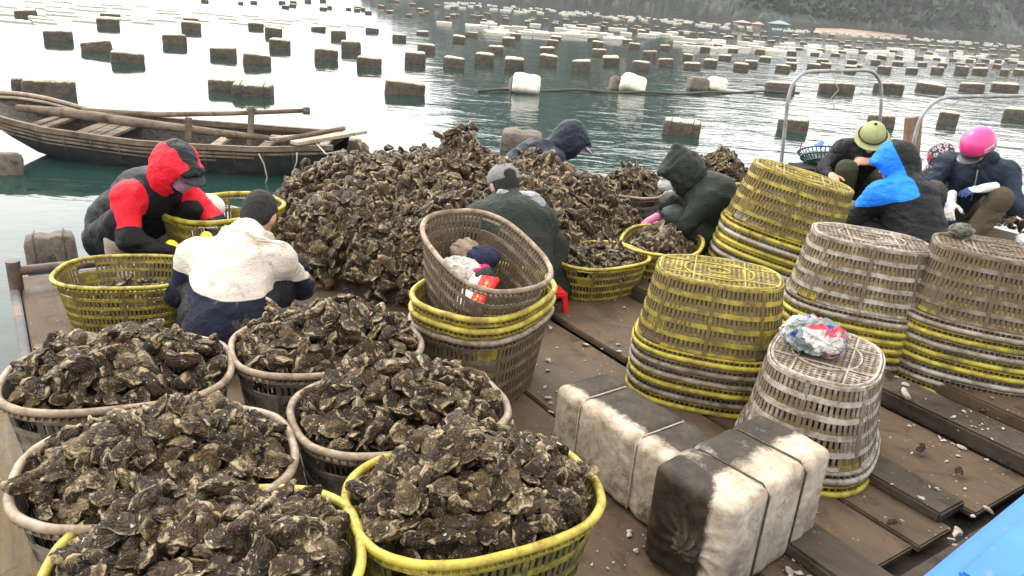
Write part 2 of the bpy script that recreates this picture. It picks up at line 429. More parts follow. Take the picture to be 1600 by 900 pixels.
# ------------------------------------------------------------------ water
def build_water():
    m, t, b = new_mat('sea_water')
    v = coords(t, 'Object', (1, 1, 1), False)
    vs = coords(t, 'Object', (0.55, 1.0, 1), False)
    b.inputs['Base Color'].default_value = (0.012, 0.034, 0.030, 1)
    b.inputs['Roughness'].default_value = 0.03; b.inputs['IOR'].default_value = 1.333
    w1 = noise(t, vs, 1.1, 2, 0.5, 0.6); w2 = noise(t, vs, 3.6, 3, 0.55, 0.5); w3 = noise(t, vs, 0.35, 2, 0.5)
    # wind: glassy patch by the boat, ruffled further right and out
    sx = N(t, 'ShaderNodeSeparateXYZ'); t.links.new(v, sx.inputs[0])
    wind = ramp(t, mth(t, 'ADD', mth(t, 'ADD', sx.outputs[0], mth(t, 'MULTIPLY', sx.outputs[1], 0.12)), mth(t, 'MULTIPLY', noise(t, v, 0.12, 3), 3.0)), -2.5, 6.0, 0.08, 0.95)
    h = mth(t, 'ADD', mth(t, 'MULTIPLY', w1, 1.0), mth(t, 'ADD', mth(t, 'MULTIPLY', w2, 0.42), mth(t, 'MULTIPLY', w3, 1.2)))
    h = mth(t, 'MULTIPLY', h, wind)
    bump(t, b, h, 1.0, 0.042)
    V = [(-1500, -60, WATER), (1500, -60, WATER), (1500, 2500, WATER), (-1500, 2500, WATER)]
    o = link('water', mesh_from('water', V, [(0, 1, 2, 3)], False), m)
    tag(o, kind='structure')
build_water()

# ------------------------------------------------------------------ far hills
def build_hills():
    m, t, b = new_mat('karst_hillside')
    v = coords(t, 'Object', (1, 1, 1), False)
    n1 = noise(t, v, 0.05, 6, 0.7); n2 = noise(t, v, 0.35, 5, 0.75); vv = coords(t, 'Object', (1, 1, 0.35), False); n3 = noise(t, vv, 0.12, 6, 0.75)
    green = mix(t, ramp(t, n2, 0.35, 0.65), (0.011, 0.021, 0.013), (0.034, 0.050, 0.030))
    rock = mix(t, ramp(t, n2, 0.4, 0.65), (0.05, 0.052, 0.052), (0.16, 0.16, 0.16))
    c = mix(t, ramp(t, n3, 0.50, 0.60), green, rock)
    sx = N(t, 'ShaderNodeSeparateXYZ'); t.links.new(v, sx.inputs[0])
    c = mix(t, ramp(t, mth(t, 'ADD', sx.outputs[2], mth(t, 'MULTIPLY', n2, 3.0)), 2.2, 3.2, 0.9, 0), c, (0.035, 0.03, 0.028))
    t.links.new(c, b.inputs['Base Color']); b.inputs['Roughness'].default_value = 0.95
    bump(t, b, n2, 1.0, 1.0)
    # shoreline: azimuth (deg), distance, crest height in degrees
    az = np.array([-12, -7, -3, 0, 4, 9, 14, 18.5, 22, 27, 31, 33.2, 34.0, 34.6])
    ds = np.array([330, 290, 268, 255, 235, 215, 205, 203, 225, 262, 300, 318, 330, 345])
    ht = np.array([0.3, 5, 12, 14.5, 14, 10, 5, 3.2, 3.2, 3.5, 4.2, 3.9, 1.8, 0.05])
    A = np.linspace(-12, 34.6, 440); D = np.interp(A, az, ds); H = np.interp(A, az, ht)
    nr = 46; V = []
    k = np.linspace(0, 1, nr)
    r2 = np.random.default_rng(3)
    AA, KK = np.meshgrid(A, k, indexing='ij')
    DD = D[:, None]+KK*120
    crest = np.tan(np.radians(H))*(D+50)
    crest = crest*(1+0.10*np.sin(A*0.9)+0.05*np.sin(A*2.7+1)+0.03*np.sin(A*7.1))
    prof = 1-(1-np.clip(KK/0.55, 0, 1))**2.6
    Z = crest[:, None]*prof
    X = np.sin(np.radians(AA))*DD; Y = np.cos(np.radians(AA))*DD
    P = np.stack([X, Y, Z], -1).reshape(-1, 3)
    nz = (wnoise(P, 0.07, 1)*4+wnoise(P, 0.2, 2)*2.2+wnoise(P, 0.6, 3)*0.9).reshape(X.shape)
    am = np.clip(Z/10, 0.12, 1)*np.clip(crest[:, None]/15, 0.05, 1)
    DD2 = DD-nz*am*1.6; X = np.sin(np.radians(AA))*DD2; Y = np.cos(np.radians(AA))*DD2; Z = Z+nz*am*0.8
    Z[:, 0] = WATER-1.5
    V = np.stack([X, Y, Z], -1).reshape(-1, 3)
    F = []
    n = nr
    i, j = np.meshgrid(np.arange(len(A)-1), np.arange(nr-1), indexing='ij')
    q = (i*n+j).ravel(); F = np.stack([q, q+n, q+n+1, q+1], 1)
    tag(link('hills', mesh_from('hills', V, F, False), m), kind='structure')
    # woods on the slope: leaf tufts as one mass
    mt, t, b = new_mat('hill_woods')
    v = coords(t, 'Object', (1, 1, 1), False); n2 = noise(t, v, 0.5, 4)
    a = attr(t, 'tone').outputs['Fac']
    c = mix(t, a, (0.009, 0.018, 0.011), (0.038, 0.055, 0.032)); c = mix(t, ramp(t, n2, 0.55, 0.7, 0, 0.5), c, (0.09, 0.085, 0.05))
    t.links.new(c, b.inputs['Base Color']); b.inputs['Roughness'].default_value = 0.9
    Vt = []; Ft = []; T = []
    Zr = Z; cnt = 0
    while cnt < 5200:
        ii = r2.integers(1, len(A)-8); jj = r2.integers(1, 24)
        p = np.array([X[ii, jj], Y[ii, jj], Zr[ii, jj]])
        if p[2] < 2.5 or math.sin(p[0]*0.09+1)*math.sin(p[2]*0.16+p[1]*0.05) > 0.55: continue
        s = r2.uniform(0.9, 2.3); tone = r2.uniform(0, 1)**1.5
        for _ in range(9):
            c0 = p+r2.normal(size=3)*s*0.5; a1 = r2.normal(size=3); a1 /= np.linalg.norm(a1); a2 = np.cross(a1, r2.normal(size=3)); a2 /= np.linalg.norm(a2)
            w = s*r2.uniform(0.3, 0.7); b0 = len(Vt)
            Vt += [c0-a1*w, c0+a2*w*0.8, c0+a1*w, c0-a2*w*0.8]; Ft.append((b0, b0+1, b0+2, b0+3)); T += [np.clip(tone+r2.normal()*0.15, 0, 1)]*4
        cnt += 1
    me = mesh_from('woods', Vt, np.array(Ft), False); add_attr(me, 'tone', T)
    tag(link('hillside_woods', me, mt), 'dense green woods clinging to the grey limestone hillside', None, None, 'stuff')
    # farther headland, seen past the cliff
    A = np.linspace(31, 46, 60); V = []; F = []
    for i, a_ in enumerate(A):
        d = 620; x, y = math.sin(R(a_))*d, math.cos(R(a_))*d
        hh = (34*math.exp(-((a_-32.5)/1.9)**2)+9*math.exp(-((a_-36)/3)**2)+1.5)*(1+0.1*math.sin(a_*5))
        V += [(x, y, WATER-1), (x*1.02, y*1.02, hh*0.6), (x*1.07, y*1.07, hh), (x*1.3, y*1.3, WATER-1)]
    for i in range(59):
        for j in range(3): F.append((i*4+j, (i+1)*4+j, (i+1)*4+j+1, i*4+j+1))
    tag(link('far_headland', mesh_from('far_headland', V, F, True), m), kind='structure')
    # sandy strip at the foot
    ms = simple('beach_sand', (0.30, 0.20, 0.13), (0.42, 0.3, 0.21), 0.5, 0.9, 0.1)
    A = np.linspace(19.0, 24.5, 30); V = []; F = []
    for i, a_ in enumerate(A):
        d = np.interp(a_, az, ds); s = math.sin((i/29)*math.pi)
        for dd, z in ((-4-3*s, WATER-0.3), (-3*s-1, -0.1), (4, 0.35+0.35*s)):
            V.append((math.sin(R(a_))*(d+dd), math.cos(R(a_))*(d+dd), z))
    for i in range(29):
        for j in range(2): F.append((i*3+j, (i+1)*3+j, (i+1)*3+j+1, i*3+j+1))
    tag(link('beach', mesh_from('beach', V, F, True), ms), kind='structure')
    # pavilion and huts
    def hut(px, py, w, h, roofc, wallc, label, cat, name):
        p = at(px, py, WATER); d = math.hypot(p[0], p[1]); p = p*min(1.0, 178/d)
        yaw = -math.atan2(p[0], p[1])
        e = empty(name, (p[0], p[1], WATER), (0, 0, yaw), label, cat)
        mw = simple(name+'_posts', wallc, tuple(x*1.3 for x in wallc), 2, 0.8, 0.1); mr_ = simple(name+'_roof', roofc, tuple(x*1.2 for x in roofc), 2, 0.6, 0.1)
        q = MB()
        for i in range(6):
            for y in (-2, 2): q.box((-w/2+0.3+i*(w-0.6)/5, y, h*0.3), (0.25, 0.25, h*0.6))
        q.box((0, 0, 0.5), (w, 4.4, 0.3)); q.build('posts', mw, e)
        q = MB(); q.box((0.1*w, 1.2, h*0.35), (w*0.7, 1.4, h*0.5)); q.build('wall', mw, e)
        V = [(-w/2-.5, -2.8, h*.6), (w/2+.5, -2.8, h*.6), (w/2+.5, 2.8, h*.6), (-w/2-.5, 2.8, h*.6), (-w/2+1.5, 0, h), (w/2-1.5, 0, h)]
        link('roof', mesh_from('roof', V, [(0, 1, 5, 4), (2, 3, 4, 5), (1, 2, 5), (3, 0, 4), (3, 2, 1, 0)], False), mr_, e)
    hut(1217, 40, 3.8, 1.7, (0.13, 0.20, 0.22), (0.10, 0.15, 0.18), 'small pavilion with a pale blue roof at the foot of the hill', 'pavilion', 'beach_pavilion')
    hut(1160, 35, 3.0, 1.2, (0.25, 0.22, 0.2), (0.28, 0.2, 0.15), 'low brown shed on the shore left of the blue roofed pavilion', 'shed', 'shore_shed')
    hut(1183, 37, 2.0, 1.1, (0.35, 0.25, 0.2), (0.4, 0.26, 0.2), 'tiny reddish hut between the brown shed and the blue roofed pavilion', 'hut', 'shore_hut')
build_hills()

# haze
def build_haze():
    m = bpy.data.materials.new('air_haze'); m.use_nodes = True; t = m.node_tree; t.nodes.clear()
    o = t.nodes.new('ShaderNodeOutputMaterial'); p = t.nodes.new('ShaderNodeVolumePrincipled')
    p.inputs['Color'].default_value = (0.93, 0.96, 1, 1); p.inputs['Density'].default_value = 0.00042; p.inputs['Anisotropy'].default_value = 0.2
    t.links.new(p.outputs[0], o.inputs['Volume'])
    q = MB(); q.box((0, 1250, 61), (3200, 2700, 128)); ob = q.build('haze', m); tag(ob, 'pale haze over the water and hills', None, None, 'stuff')
HAZE = True
if HAZE: build_haze()

# ------------------------------------------------------------------ deck
U = np.array([0.574, -0.819, 0.0]); Vd = np.array([0.819, 0.574, 0.0]); Zd = np.array([0, 0, 1.0])
def dk(u, v, z=0.0): return U*u+Vd*v+Zd*z
def build_deck():
    root = empty('deck', (0, 0, 0)); tag(root, kind='structure')
    def sheet(u0, u1, v0, v1, z, th, mat, bev=0.006, warp=0.0, name='plank'):
        q = MB(); q.box(((u0+u1)/2, -(v0+v1)/2, 0), (u1-u0, v1-v0, th), None, 0, bev)
        o = q.build(name, mat, root)
        ax = Matrix(((U[0], -Vd[0], 0), (U[1], -Vd[1], 0), (0, 0, 1)))
        mm = ax.to_4x4(); mm.translation = Vector((0, 0, z-th/2)); o.matrix_world = mm
        smooth_angle(o); return o
    r = random.Random(3)
    # frame below
    sheet(-4.95, -0.72, 0.0, 7.6, -0.085, 0.10, M['timber'], name='deck_base')
    v = 0.02; k = 0
    edges = [0.02, 0.62, 1.24, 1.9, 2.52]
    for a, b_ in zip(edges[:-1], edges[1:]):
        us = [-4.93, -3.2-0.2*(k % 2), -0.98]; k += 1
        for ua, ub in zip(us[:-1], us[1:]): sheet(ua, ub-0.012, a, b_-0.012, -0.004*(k % 2), 0.03, M['ply'])
    sheet(-4.93, -2.55, 2.53, 3.14, 0.028, 0.035, M['ply']); sheet(-2.53, -0.98, 2.53, 2.75, -0.002, 0.03, M['ply'])
    sheet(-4.93, -2.9, 3.16, 3.30, 0.10, 0.11, M['timber'], 0.01)
    sheet(-2.1, -1.02, 2.72, 2.90, 0.042, 0.045, M['timber'], 0.008)
    sheet(-2.5, -0.98, 2.92, 3.38, 0.0, 0.03, M['ply'])
    sheet(-2.85, -0.94, 3.38, 3.60, 0.085, 0.085, M['timber'], 0.01)
    sheet(-2.85, -0.95, 3.62, 3.74, 0.012, 0.03, M['timber'])
    sheet(-4.93, -2.87, 3.32, 3.9, 0.012, 0.035, M['ply'])
    sheet(-4.93, -0.93, 3.76, 4.45, 0.072, 0.07, M['ply'], 0.01)
    sheet(-4.93, -0.93, 4.47, 4.62, 0.03, 0.05, M['timber'], 0.01)
    sheet(-4.93, -0.93, 4.64, 5.4, 0.052, 0.05, M['ply'], 0.01)
    sheet(-4.93, -0.93, 5.42, 7.58, 0.05, 0.05, M['ply'], 0.01)
    sheet(-1.9, -0.9, 2.05, 2.24, 0.05, 0.05, M['timber'], 0.01)
    sheet(-0.93, -0.74, 0.0, 7.5, 0.004, 0.03, M['timber'], 0.008)
    # outer lower raft at the near left
    sheet(-3.35, -0.4, -0.9, -0.02, -0.05, 0.09, M['mudboard'], 0.01, name='side_board')
    sheet(-3.3, -0.4, -0.17, -0.05, 0.012, 0.05, M['mudboard'], 0.01, name='side_board')
    sheet(-4.95, -3.3, -0.035, 0.012, 0.006, 0.2, M['rim_blue'], 0.008, name='side_board')
M['rim_blue'] = simple('worn_blue_paint_on_wood', (0.12, 0.11, 0.105), (0.05, 0.06, 0.085), 10, 0.7, 0.4, c3=(0.2, 0.15, 0.11), s3=5, a3=0.5, b3=0.62)
build_deck()

# pipe at the deck corner
def build_pipe():
    a = at(22, 424, 0.10); e = empty('corner_pipe', (a[0], a[1], 0.1), (0, 0, 0), 'rusty steel pipe with a stub end lying along the left deck edge', 'pipe')
    q = MB(); d = np.array([0.82, 0.574, 0.0])
    q.tube([np.array([0.0, 0, 0]), d*1.6], 0.027, 14); o = q.build('long_pipe', M['rust'], e, True); smooth_angle(o)
    q = MB(); q.tube([(0, 0, 0.06), (0, 0, -0.14)], 0.035, 14); o = q.build('stub', M['rust'], e, True); smooth_angle(o)
build_pipe()

# ------------------------------------------------------------------ pipe hoops, post
def atY(x, y, Y):
    d = fwd + rgt*(x-800)/FPX + upv*(450-y)/FPX
    return np.array([0, 0, CAMH]) + d*Y/d[1]
def rounded(P, r, n=8):
    out = [P[0]]
    for i in range(1, len(P)-1):
        a = (P[i-1]-P[i]); b = (P[i+1]-P[i]); ra = min(r, np.linalg.norm(a)*0.49); rb = min(r, np.linalg.norm(b)*0.49)
        p0 = P[i]+a/np.linalg.norm(a)*ra; p2 = P[i]+b/np.linalg.norm(b)*rb
        for k in range(n+1):
            t = k/n; out.append(p0*(1-t)**2+2*P[i]*t*(1-t)+p2*t*t)
    out.append(P[-1]); return out
def hoop(P, label, r=0.3, strpos=0.5, seed=1):
    P = [np.array(p, float) for p in P]
    e = empty('pipe_hoop', tuple(P[0]), (0, 0, 0), label, 'pipe hoop')
    Q = [p-P[0] for p in P]
    q = MB(); q.tube(rounded(Q, r), 0.0175, 10); o = q.build('bent_pipe', M['metal'], e, True); smooth_angle(o, 60)
    mid = Q[1]*(1-strpos)+Q[2]*strpos; dd = (Q[2]-Q[1])/np.linalg.norm(Q[2]-Q[1]); rr = random.Random(seed)
    q = MB(); q.tube([mid+dd*0.05*math.sin(i*1.3)+np.array([0, 0.023*math.cos(i*2.1), 0.023*math.sin(i*2.1)]) for i in range(22)], 0.006, 5)
    q.tube([mid+np.array([0.03*math.sin(i*1.7+seed), -0.025, -0.045*i]) for i in range(9)], 0.004, 5)
    q.build('string', M['rope'], e, True)
def down(P, Q, z):
    d = P-Q; t = (z-P[2])/d[2]; return P+d*t
h1a, h1b = atY(1221, 250, 7.6), atY(1236, 112, 7.6); h2a, h2b = atY(1376, 176, 8.25), atY(1380, 109, 8.25)
hoop([down(h1a, h1b, -0.3), h1b, h2b, down(h2a, h2b, -0.3)], 'tall bent steel pipe hoop rising behind the tallest leaning crate stack')
h1a, h1b = atY(1423, 250, 7.1), atY(1441, 152, 7.1); h2a, h2b = atY(1690, 230, 7.9), atY(1712, 148, 7.9)
hoop([down(h1a, h1b, -0.1), h1b, h2b, down(h2a, h2b, -0.1)], 'lower bent steel pipe hoop reaching the right edge of the photo over the pink helmet', 0.36, 0.35, 4)
# sagging line between the hoops
q = MB(); A = atY(1374, 152, 8.2); B = atY(1520, 148, 7.4)
q.tube([A*(1-t)+B*t-np.array([0, 0, 0.28*4*t*(1-t)*0.5]) for t in np.linspace(0, 1, 14)], 0.005, 5)
tag(q.build('slack_line', M['rope'], None, True), 'thin slack rope strung between the two pipe hoops', 'rope')
# wooden post
pb = atY(1424, 262, 7.9); q = MB(); q.box((0, 0, -0.03), (0.155, 0.07, 1.50), None, 0, 0.006)
o = q.build('wooden_post', M['post']); o.location = tuple(pb+np.array([0.02, 0, -0.2])); o.rotation_euler = (0, R(-11), R(8))
tag(o, 'thick brown wooden plank post standing upright beside the lower pipe hoop', 'post')

# ------------------------------------------------------------------ floats on the water
def float_mat():
    m, t, b = new_mat('wrapped_float')
    v = coords(t, 'Object', (1, 1, 1)); vs = coords(t, 'Object', (9, 9, 1.2))
    n1 = noise(t, v, 5, 6, 0.7, 0.5); n2 = noise(t, vs, 1.6, 5, 0.7)
    z = attr(t, 'top').outputs['Fac']
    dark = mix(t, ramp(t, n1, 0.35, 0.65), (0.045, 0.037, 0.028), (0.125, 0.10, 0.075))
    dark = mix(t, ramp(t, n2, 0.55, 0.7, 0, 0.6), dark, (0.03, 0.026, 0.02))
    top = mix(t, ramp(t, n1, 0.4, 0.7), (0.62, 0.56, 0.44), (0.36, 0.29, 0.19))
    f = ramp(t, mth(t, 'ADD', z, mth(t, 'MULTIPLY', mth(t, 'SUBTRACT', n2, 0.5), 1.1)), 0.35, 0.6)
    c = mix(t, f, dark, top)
    t.links.new(c, b.inputs['Base Color']); b.inputs['Roughness'].default_value = 0.9
    bump(t, b, mth(t, 'ADD', n1, n2), 0.8, 0.03)
    return m
M['float'] = float_mat()
M['float_dark'] = simple('wet_brown_wrap', (0.085, 0.066, 0.05), (0.19, 0.15, 0.115), 6, 0.75, 0.6, 0.02, c3=(0.045, 0.036, 0.028), s3=3)
M['float_white'] = simple('bare_white_foam', (0.74, 0.71, 0.64), (0.6, 0.55, 0.46), 5, 0.85, 0.4, 0.01, c3=(0.4, 0.33, 0.24), s3=3, a3=0.6, b3=0.75)
def float_mesh(seed, n=(9, 5, 5), lump=0.035):
    """lumpy wrapped block, unit size, sitting on z=0 (part below the water)"""
    r = np.random.default_rng(seed)
    bm = bmesh.new(); bmesh.ops.create_cube(bm, size=1); bmesh.ops.subdivide_edges(bm, edges=bm.edges[:], cuts=5, use_grid_fill=True)
    P = np.array([v.co[:] for v in bm.verts])
    s = np.abs(P)*2
    ex = 7.0; nrm = (s**ex).sum(1)**(1/ex); Q = P/np.maximum(nrm, 1e-6)[:, None]*np.abs(s).max(1)[:, None]
    Q = Q*(1+lump*wnoise(P, 5, seed)[:, None]); Q[:, 2] += 0.03*wnoise(P*[1, 1, 0.3], 8, seed+1)*(Q[:, 2] > 0.3)
    pin = 1-0.06*np.exp(-((Q[:, 0]-r.uniform(-.2, .2))/0.03)**2); Q[:, 1] *= pin; Q[:, 2] *= pin
    for v, q in zip(bm.verts, Q): v.co = q
    me = bpy.data.meshes.new('wrapped_float'); bm.to_mesh(me); bm.free()
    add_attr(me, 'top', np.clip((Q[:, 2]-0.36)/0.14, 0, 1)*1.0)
    me.polygons.foreach_set('use_smooth', np.ones(len(me.polygons), dtype=bool)); return me
FM = [float_mesh(i) for i in range(7)]
FLOATS = """25,57,14,27;71,113,46,64;129,175,63,81;175,225,79,99;153,186,27,41;158,188,20,28;284,314,33,47;287,310,28,34;255,292,53,70;329,370,72,89;380,423,83,101;421,454,60,76;414,441,42,55;388,412,35,44;491,528,75,94;517,541,47,59;533,564,63,81;486,509,41,47
571,592,43,50;613,635,53,63;652,680,68,82;632,665,80,100;558,596,87,106;651,670,48,54;692,726,88,106;706,727,55,66;728,747,50,57;741,772,82,100;762,787,71,83;784,805,58,69;797,814,52,60;787,819,89,108;841,871,85,102;842,867,73,85;853,873,62,71;860,877,56,62;893,923,93,112;924,947,76,88;924,942,64,74;918,934,58,64;940,967,87,102;986,1015,95,110;981,1000,67,76;972,988,61,67;1003,1026,79,91;1027,1052,91,103;1030,1047,70,78
1067,1094,97,108;1098,1120,92,104;1122,1142,85,94;1145,1169,98,110;1163,1183,94,105;1186,1204,88,96;1211,1234,101,112;1226,1244,97,107;1229,1244,79,86;1229,1244,90,96;1260,1281,99,110;1280,1298,98,107;1276,1294,92,97;1266,1280,82,87;1319,1337,102,113;1334,1346,101,107;1323,1338,93,99;1298,1312,83,88;1360,1375,93,101;1370,1391,103,114;1394,1411,96,102;1415,1433,105,114;1434,1448,97,103;1454,1473,104,115;1465,1479,98,104;1491,1511,103,116;1519,1541,105,116;1562,1575,108,117;1583,1602,108,117;1493,1507,98,103;1524,1538,99,104;1551,1563,100,106;1370,1384,86,92;1398,1410,87,92;1429,1442,88,93;1458,1469,90,94;1483,1494,91,96;1509,1520,92,97;1534,1545,92,97;1554,1564,93,98;1093,1109,72,81;1066,1082,84,93;1137,1153,75,82;1179,1195,77,84;1114,1129,69,73;1157,1170,71,75;1073,1088,67,71;1243,1254,74,78;1276,1288,76,80;1310,1322,79,83;1341,1355,80,84;1575,1588,95,99;1590,1602,100,104
553,563,13,17;564,571,12,16;570,581,17,21;604,615,16,20;634,645,22,26;655,665,20,24;695,704,26,30;702,712,22,27;745,756,24,30;752,761,30,34;785,796,28,32;824,835,30,35;863,873,33,37;895,903,34,38;900,909,38,42;925,935,37,40;938,946,40,44;957,966,39,43;965,972,38,42;984,994,44,48;990,1002,40,44;1006,1016,45,49;1022,1030,41,45;1040,1048,46,50;1048,1057,43,47;440,452,8,12;452,463,6,10;499,511,11,15;511,519,9,13;391,402,1,5;314,326,0,3;372,380,3,6;540,549,12,15"""
NEAR = [ # x0,x1,ytop,ybot, kind, label
 (40, 117, 120, 152, 0, 'large pale-topped wrapped float beside the upturned end of the wooden boat'),
 (22, 72, 118, 143, 0, 'pale-topped float half hidden behind the large float at the upturned boat end'),
 (365, 427, 127, 151, 0, 'pale-topped float in front of its pair, just beyond the boat oar pole'),
 (327, 378, 121, 143, 0, 'rear left float of the pair just beyond the boat oar pole'),
 (-16, 35, 237, 274, 1, 'rounded brown float at the left edge of the photo beneath the boat bow'),
 (600, 664, 123, 149, 0, 'single pale-topped float floating alone on the bright water beyond the oyster mound'),
 (508, 567, 210, 248, 0, 'tall dark float against the boat end next to the oyster mound'),
 (780, 846, 201, 238, 1, 'flat brown float behind the oyster mound beside the navy hooded worker'),
 (1033, 1093, 184, 212, 0, 'pale-topped float with a tied star knot above the green hooded worker'),
 (1213, 1261, 182, 207, 0, 'dark float seen past the left leg of the tall pipe hoop'),
 (1354, 1395, 177, 199, 0, 'dark float directly behind the olive pith helmet'),
 (1465, 1494, 173, 194, 0, 'small dark float above the patterned cap'),
 (1568, 1616, 168, 188, 0, 'dark float at the right edge of the photo above the pink helmet'),
 (1194, 1241, 127, 145, 0, 'dark float crossed by the top of the tall pipe hoop left leg'),
 (1278, 1306, 128, 145, 0, 'left block of the float pair framed inside the tall pipe hoop'),
 (1305, 1333, 129, 146, 0, 'right block of the float pair framed inside the tall pipe hoop'),
 (1364, 1388, 128, 142, 0, 'left block of the float pair crossed by the tall hoop right leg'),
 (1385, 1410, 129, 144, 0, 'right block of the float pair crossed by the tall hoop right leg'),
 (1431, 1475, 129, 143, 0, 'long dark float above the wooden post to its right'),
 (1499, 1535, 129, 143, 0, 'dark float second from the right edge in the row above the lower hoop'),
 (1549, 1588, 129, 142, 0, 'dark float last on the right in the row above the lower hoop'),
 (47, 119, 366, 412, 1, 'rope-bound brown float block beside the squatting worker in red'),
]
def place_float(x0, x1, yt, yb, kind, i, label, group, near=False):
    xc = (x0+x1)/2; p = at(xc, yb, WATER); depth = (p-np.array([0, 0, CAMH]))@fwd
    w = (x1-x0)*depth/FPX; dep = math.atan2(CAMH-WATER, math.hypot(p[0], p[1]))
    dd = min(0.55, w*0.6); vis = (yb-yt)*depth/FPX
    h = max(0.17, min(0.5, (vis-dd*math.sin(dep))/math.cos(dep))) if not near else max(0.2, min(0.55, (vis-dd*math.sin(dep)*0.9)/math.cos(dep)))
    o = bpy.data.objects.new('foam_float', FM[i % 7] if kind == 0 else FM2[i % 2]); C.objects.link(o)
    H = h+0.18
    o.scale = (w*0.97, dd, H); dv = np.array([p[0], p[1], 0]); dv /= np.linalg.norm(dv)
    o.location = (p[0]+dv[0]*dd/2, p[1]+dv[1]*dd/2, WATER+h-H/2)
    o.rotation_euler = (random.gauss(0, .05), random.gauss(0, .05), -math.atan2(p[0], p[1])*0.9+random.uniform(-.12, .12))
    tag(o, label, 'float', group); return o
FM2 = []
for k in range(2):
    me = FM[k].copy(); FM2.append(me); me.materials.append(M['float_dark'])
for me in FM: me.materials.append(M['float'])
i = 0
for x0, x1, yt, yb, kind, lab in NEAR:
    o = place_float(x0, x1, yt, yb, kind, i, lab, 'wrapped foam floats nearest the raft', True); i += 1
    if 'star knot' in lab or 'rope-bound' in lab or 'pair' in lab and 'rear' not in lab:
        q = MB()
        for s in (-0.28, 0.3): q.tube([(s, -0.53, -0.5), (s, -0.525, 0.42), (s, -0.42, 0.525), (s, 0.5, 0.52)], 0.012, 5)
        k = q.build('binding', M['darkrope'], o, True)
_rows = [[float(z) for z in r_.split(',')] for r_ in FLOATS.replace('\n', ';').split(';')]
_cells = {}
ORD = ['first', 'second', 'third', 'fourth', 'fifth', 'sixth', 'seventh', 'eighth', 'ninth', 'tenth', 'eleventh', 'twelfth', 'thirteenth', 'fourteenth', 'fifteenth']
def _reg(a): return 'far' if a[3] < 53 else 'L' if a[0] < 560 else 'M' if a[0] < 1060 else 'R'
for a in _rows: _cells.setdefault((_reg(a), int(a[3]//9)), []).append(a)
for kx in _cells: _cells[kx].sort()
for a in _rows:
    far = a[3] < 60
    if a[3] < 53: lab, gr = 'small dark float in the farthest scattered rows before the hills', 'farthest dark floats'
    elif a[0] < 560: lab, gr = 'dark blocky float with a pale top on the bright water at upper left', 'dark floats at upper left'
    elif a[0] < 1060: lab, gr = 'pale-topped brown float in the rows on the teal water in the middle distance', 'floats in the middle distance'
    else: lab, gr = 'dark brown float in the crowded rows at upper right beyond the pipe hoops', 'floats at upper right'
    rg_ = _reg(a)
    if rg_ != 'far':
        ks = sorted([k[1] for k in _cells if k[0] == rg_], reverse=True); ri = ks.index(int(a[3]//9)); ci_ = _cells[(rg_, int(a[3]//9))].index(a)
        look = 'pale-topped' if (a[2]-a[1]) else 'dark'
        lab = '%s float %s from left in the %s row %s' % ('broad dark' if a[1]-a[0] > 30 else 'small dark' if a[1]-a[0] < 16 else 'dark brown', ORD[min(ci_, 14)], 'nearest' if ri == 0 else ORD[min(ri, 14)], {'L': 'at upper left', 'M': 'on the teal water', 'R': 'at upper right beyond the hoops'}[rg_])
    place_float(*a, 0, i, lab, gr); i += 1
# far line of dark floats running to the right
for k in range(34):
    x = 1066+k*16.2+random.uniform(-3, 3); y = 52+(x-1066)*0.0565+random.uniform(-0.8, 0.8)
    place_float(x-5, x+5, y-3.2, y, 0, i, 'small dark float in the long far line running below the hills to the right', 'far line of floats'); i += 1
for k in range(82):
    x = 260+k*16.4+random.uniform(-8, 8); y = -19.4+0.0805*(x-600)+random.choice((20, 25, 31, 37))+random.uniform(-1.5, 1.5)
    if y < 2 or x > 1598: continue
    w_ = 4.0+(y-(-64+0.0805*x))*0.05
    place_float(x-w_, x+w_, y-w_*.75, y, 0, i, 'tiny dark float in the dense far lines between the near rows and the hills', 'dense far lines of floats'); i += 1
# bare white floats, tilted
def white_float(xc, yb, w, hh, rot, label, half=False):
    p = at(xc, yb, WATER); o = bpy.data.objects.new('white_foam_float', WFM); C.objects.link(o)
    o.scale = (w, 0.55, hh); o.location = (p[0], p[1]+0.25, WATER+hh*0.34); o.rotation_euler = rot
    tag(o, label, 'float', 'bare white foam floats'); return o
WFM = float_mesh(33, lump=0.015); WFM.materials.append(M['float_white'])
WFB = float_mesh(34, lump=0.03); WFB.materials.append(M['float_dark'])
white_float(820, 147, 0.66, 0.46, (R(-28), R(4), R(6)), 'bare white foam float, leftmost of the three on the rope line')
o = white_float(988, 144, 0.66, 0.44, (R(-26), R(14), R(10)), 'tilted bare white foam float, middle one of the three on the rope line')
white_float(1120, 143, 0.54, 0.40, (R(-20), R(8), R(5)), 'bare white foam float, rightmost of the three on the rope line')
for xc, yb, w, lab in ((799, 146, 0.16, 'dark wrapped end beside the leftmost white float'), (967, 142, 0.42, 'brown wrapped float tilted against the middle white float'), (1093, 142, 0.55, 'brown wrapped float against the rightmost white float')):
    p = at(xc, yb, WATER); o = bpy.data.objects.new('foam_float', WFB); C.objects.link(o)
    o.scale = (w, 0.5, 0.40); o.location = (p[0], p[1]+0.4, WATER+0.12); o.rotation_euler = (R(-12), R(5), R(8)); tag(o, lab, 'float', 'brown floats on the rope line')
q = MB(); a = at(748, 144, WATER); b_ = at(1250, 147, WATER)
q.tube([a*(1-t)+b_*t+np.array([0, 0.25*math.sin(t*9), 0.03+0.02*math.sin(t*31)]) for t in np.linspace(0, 1, 60)], 0.035, 6)
tag(q.build('float_rope', M['darkrope'], None, True), 'thick dark rope lying on the water between the white floats', 'rope')
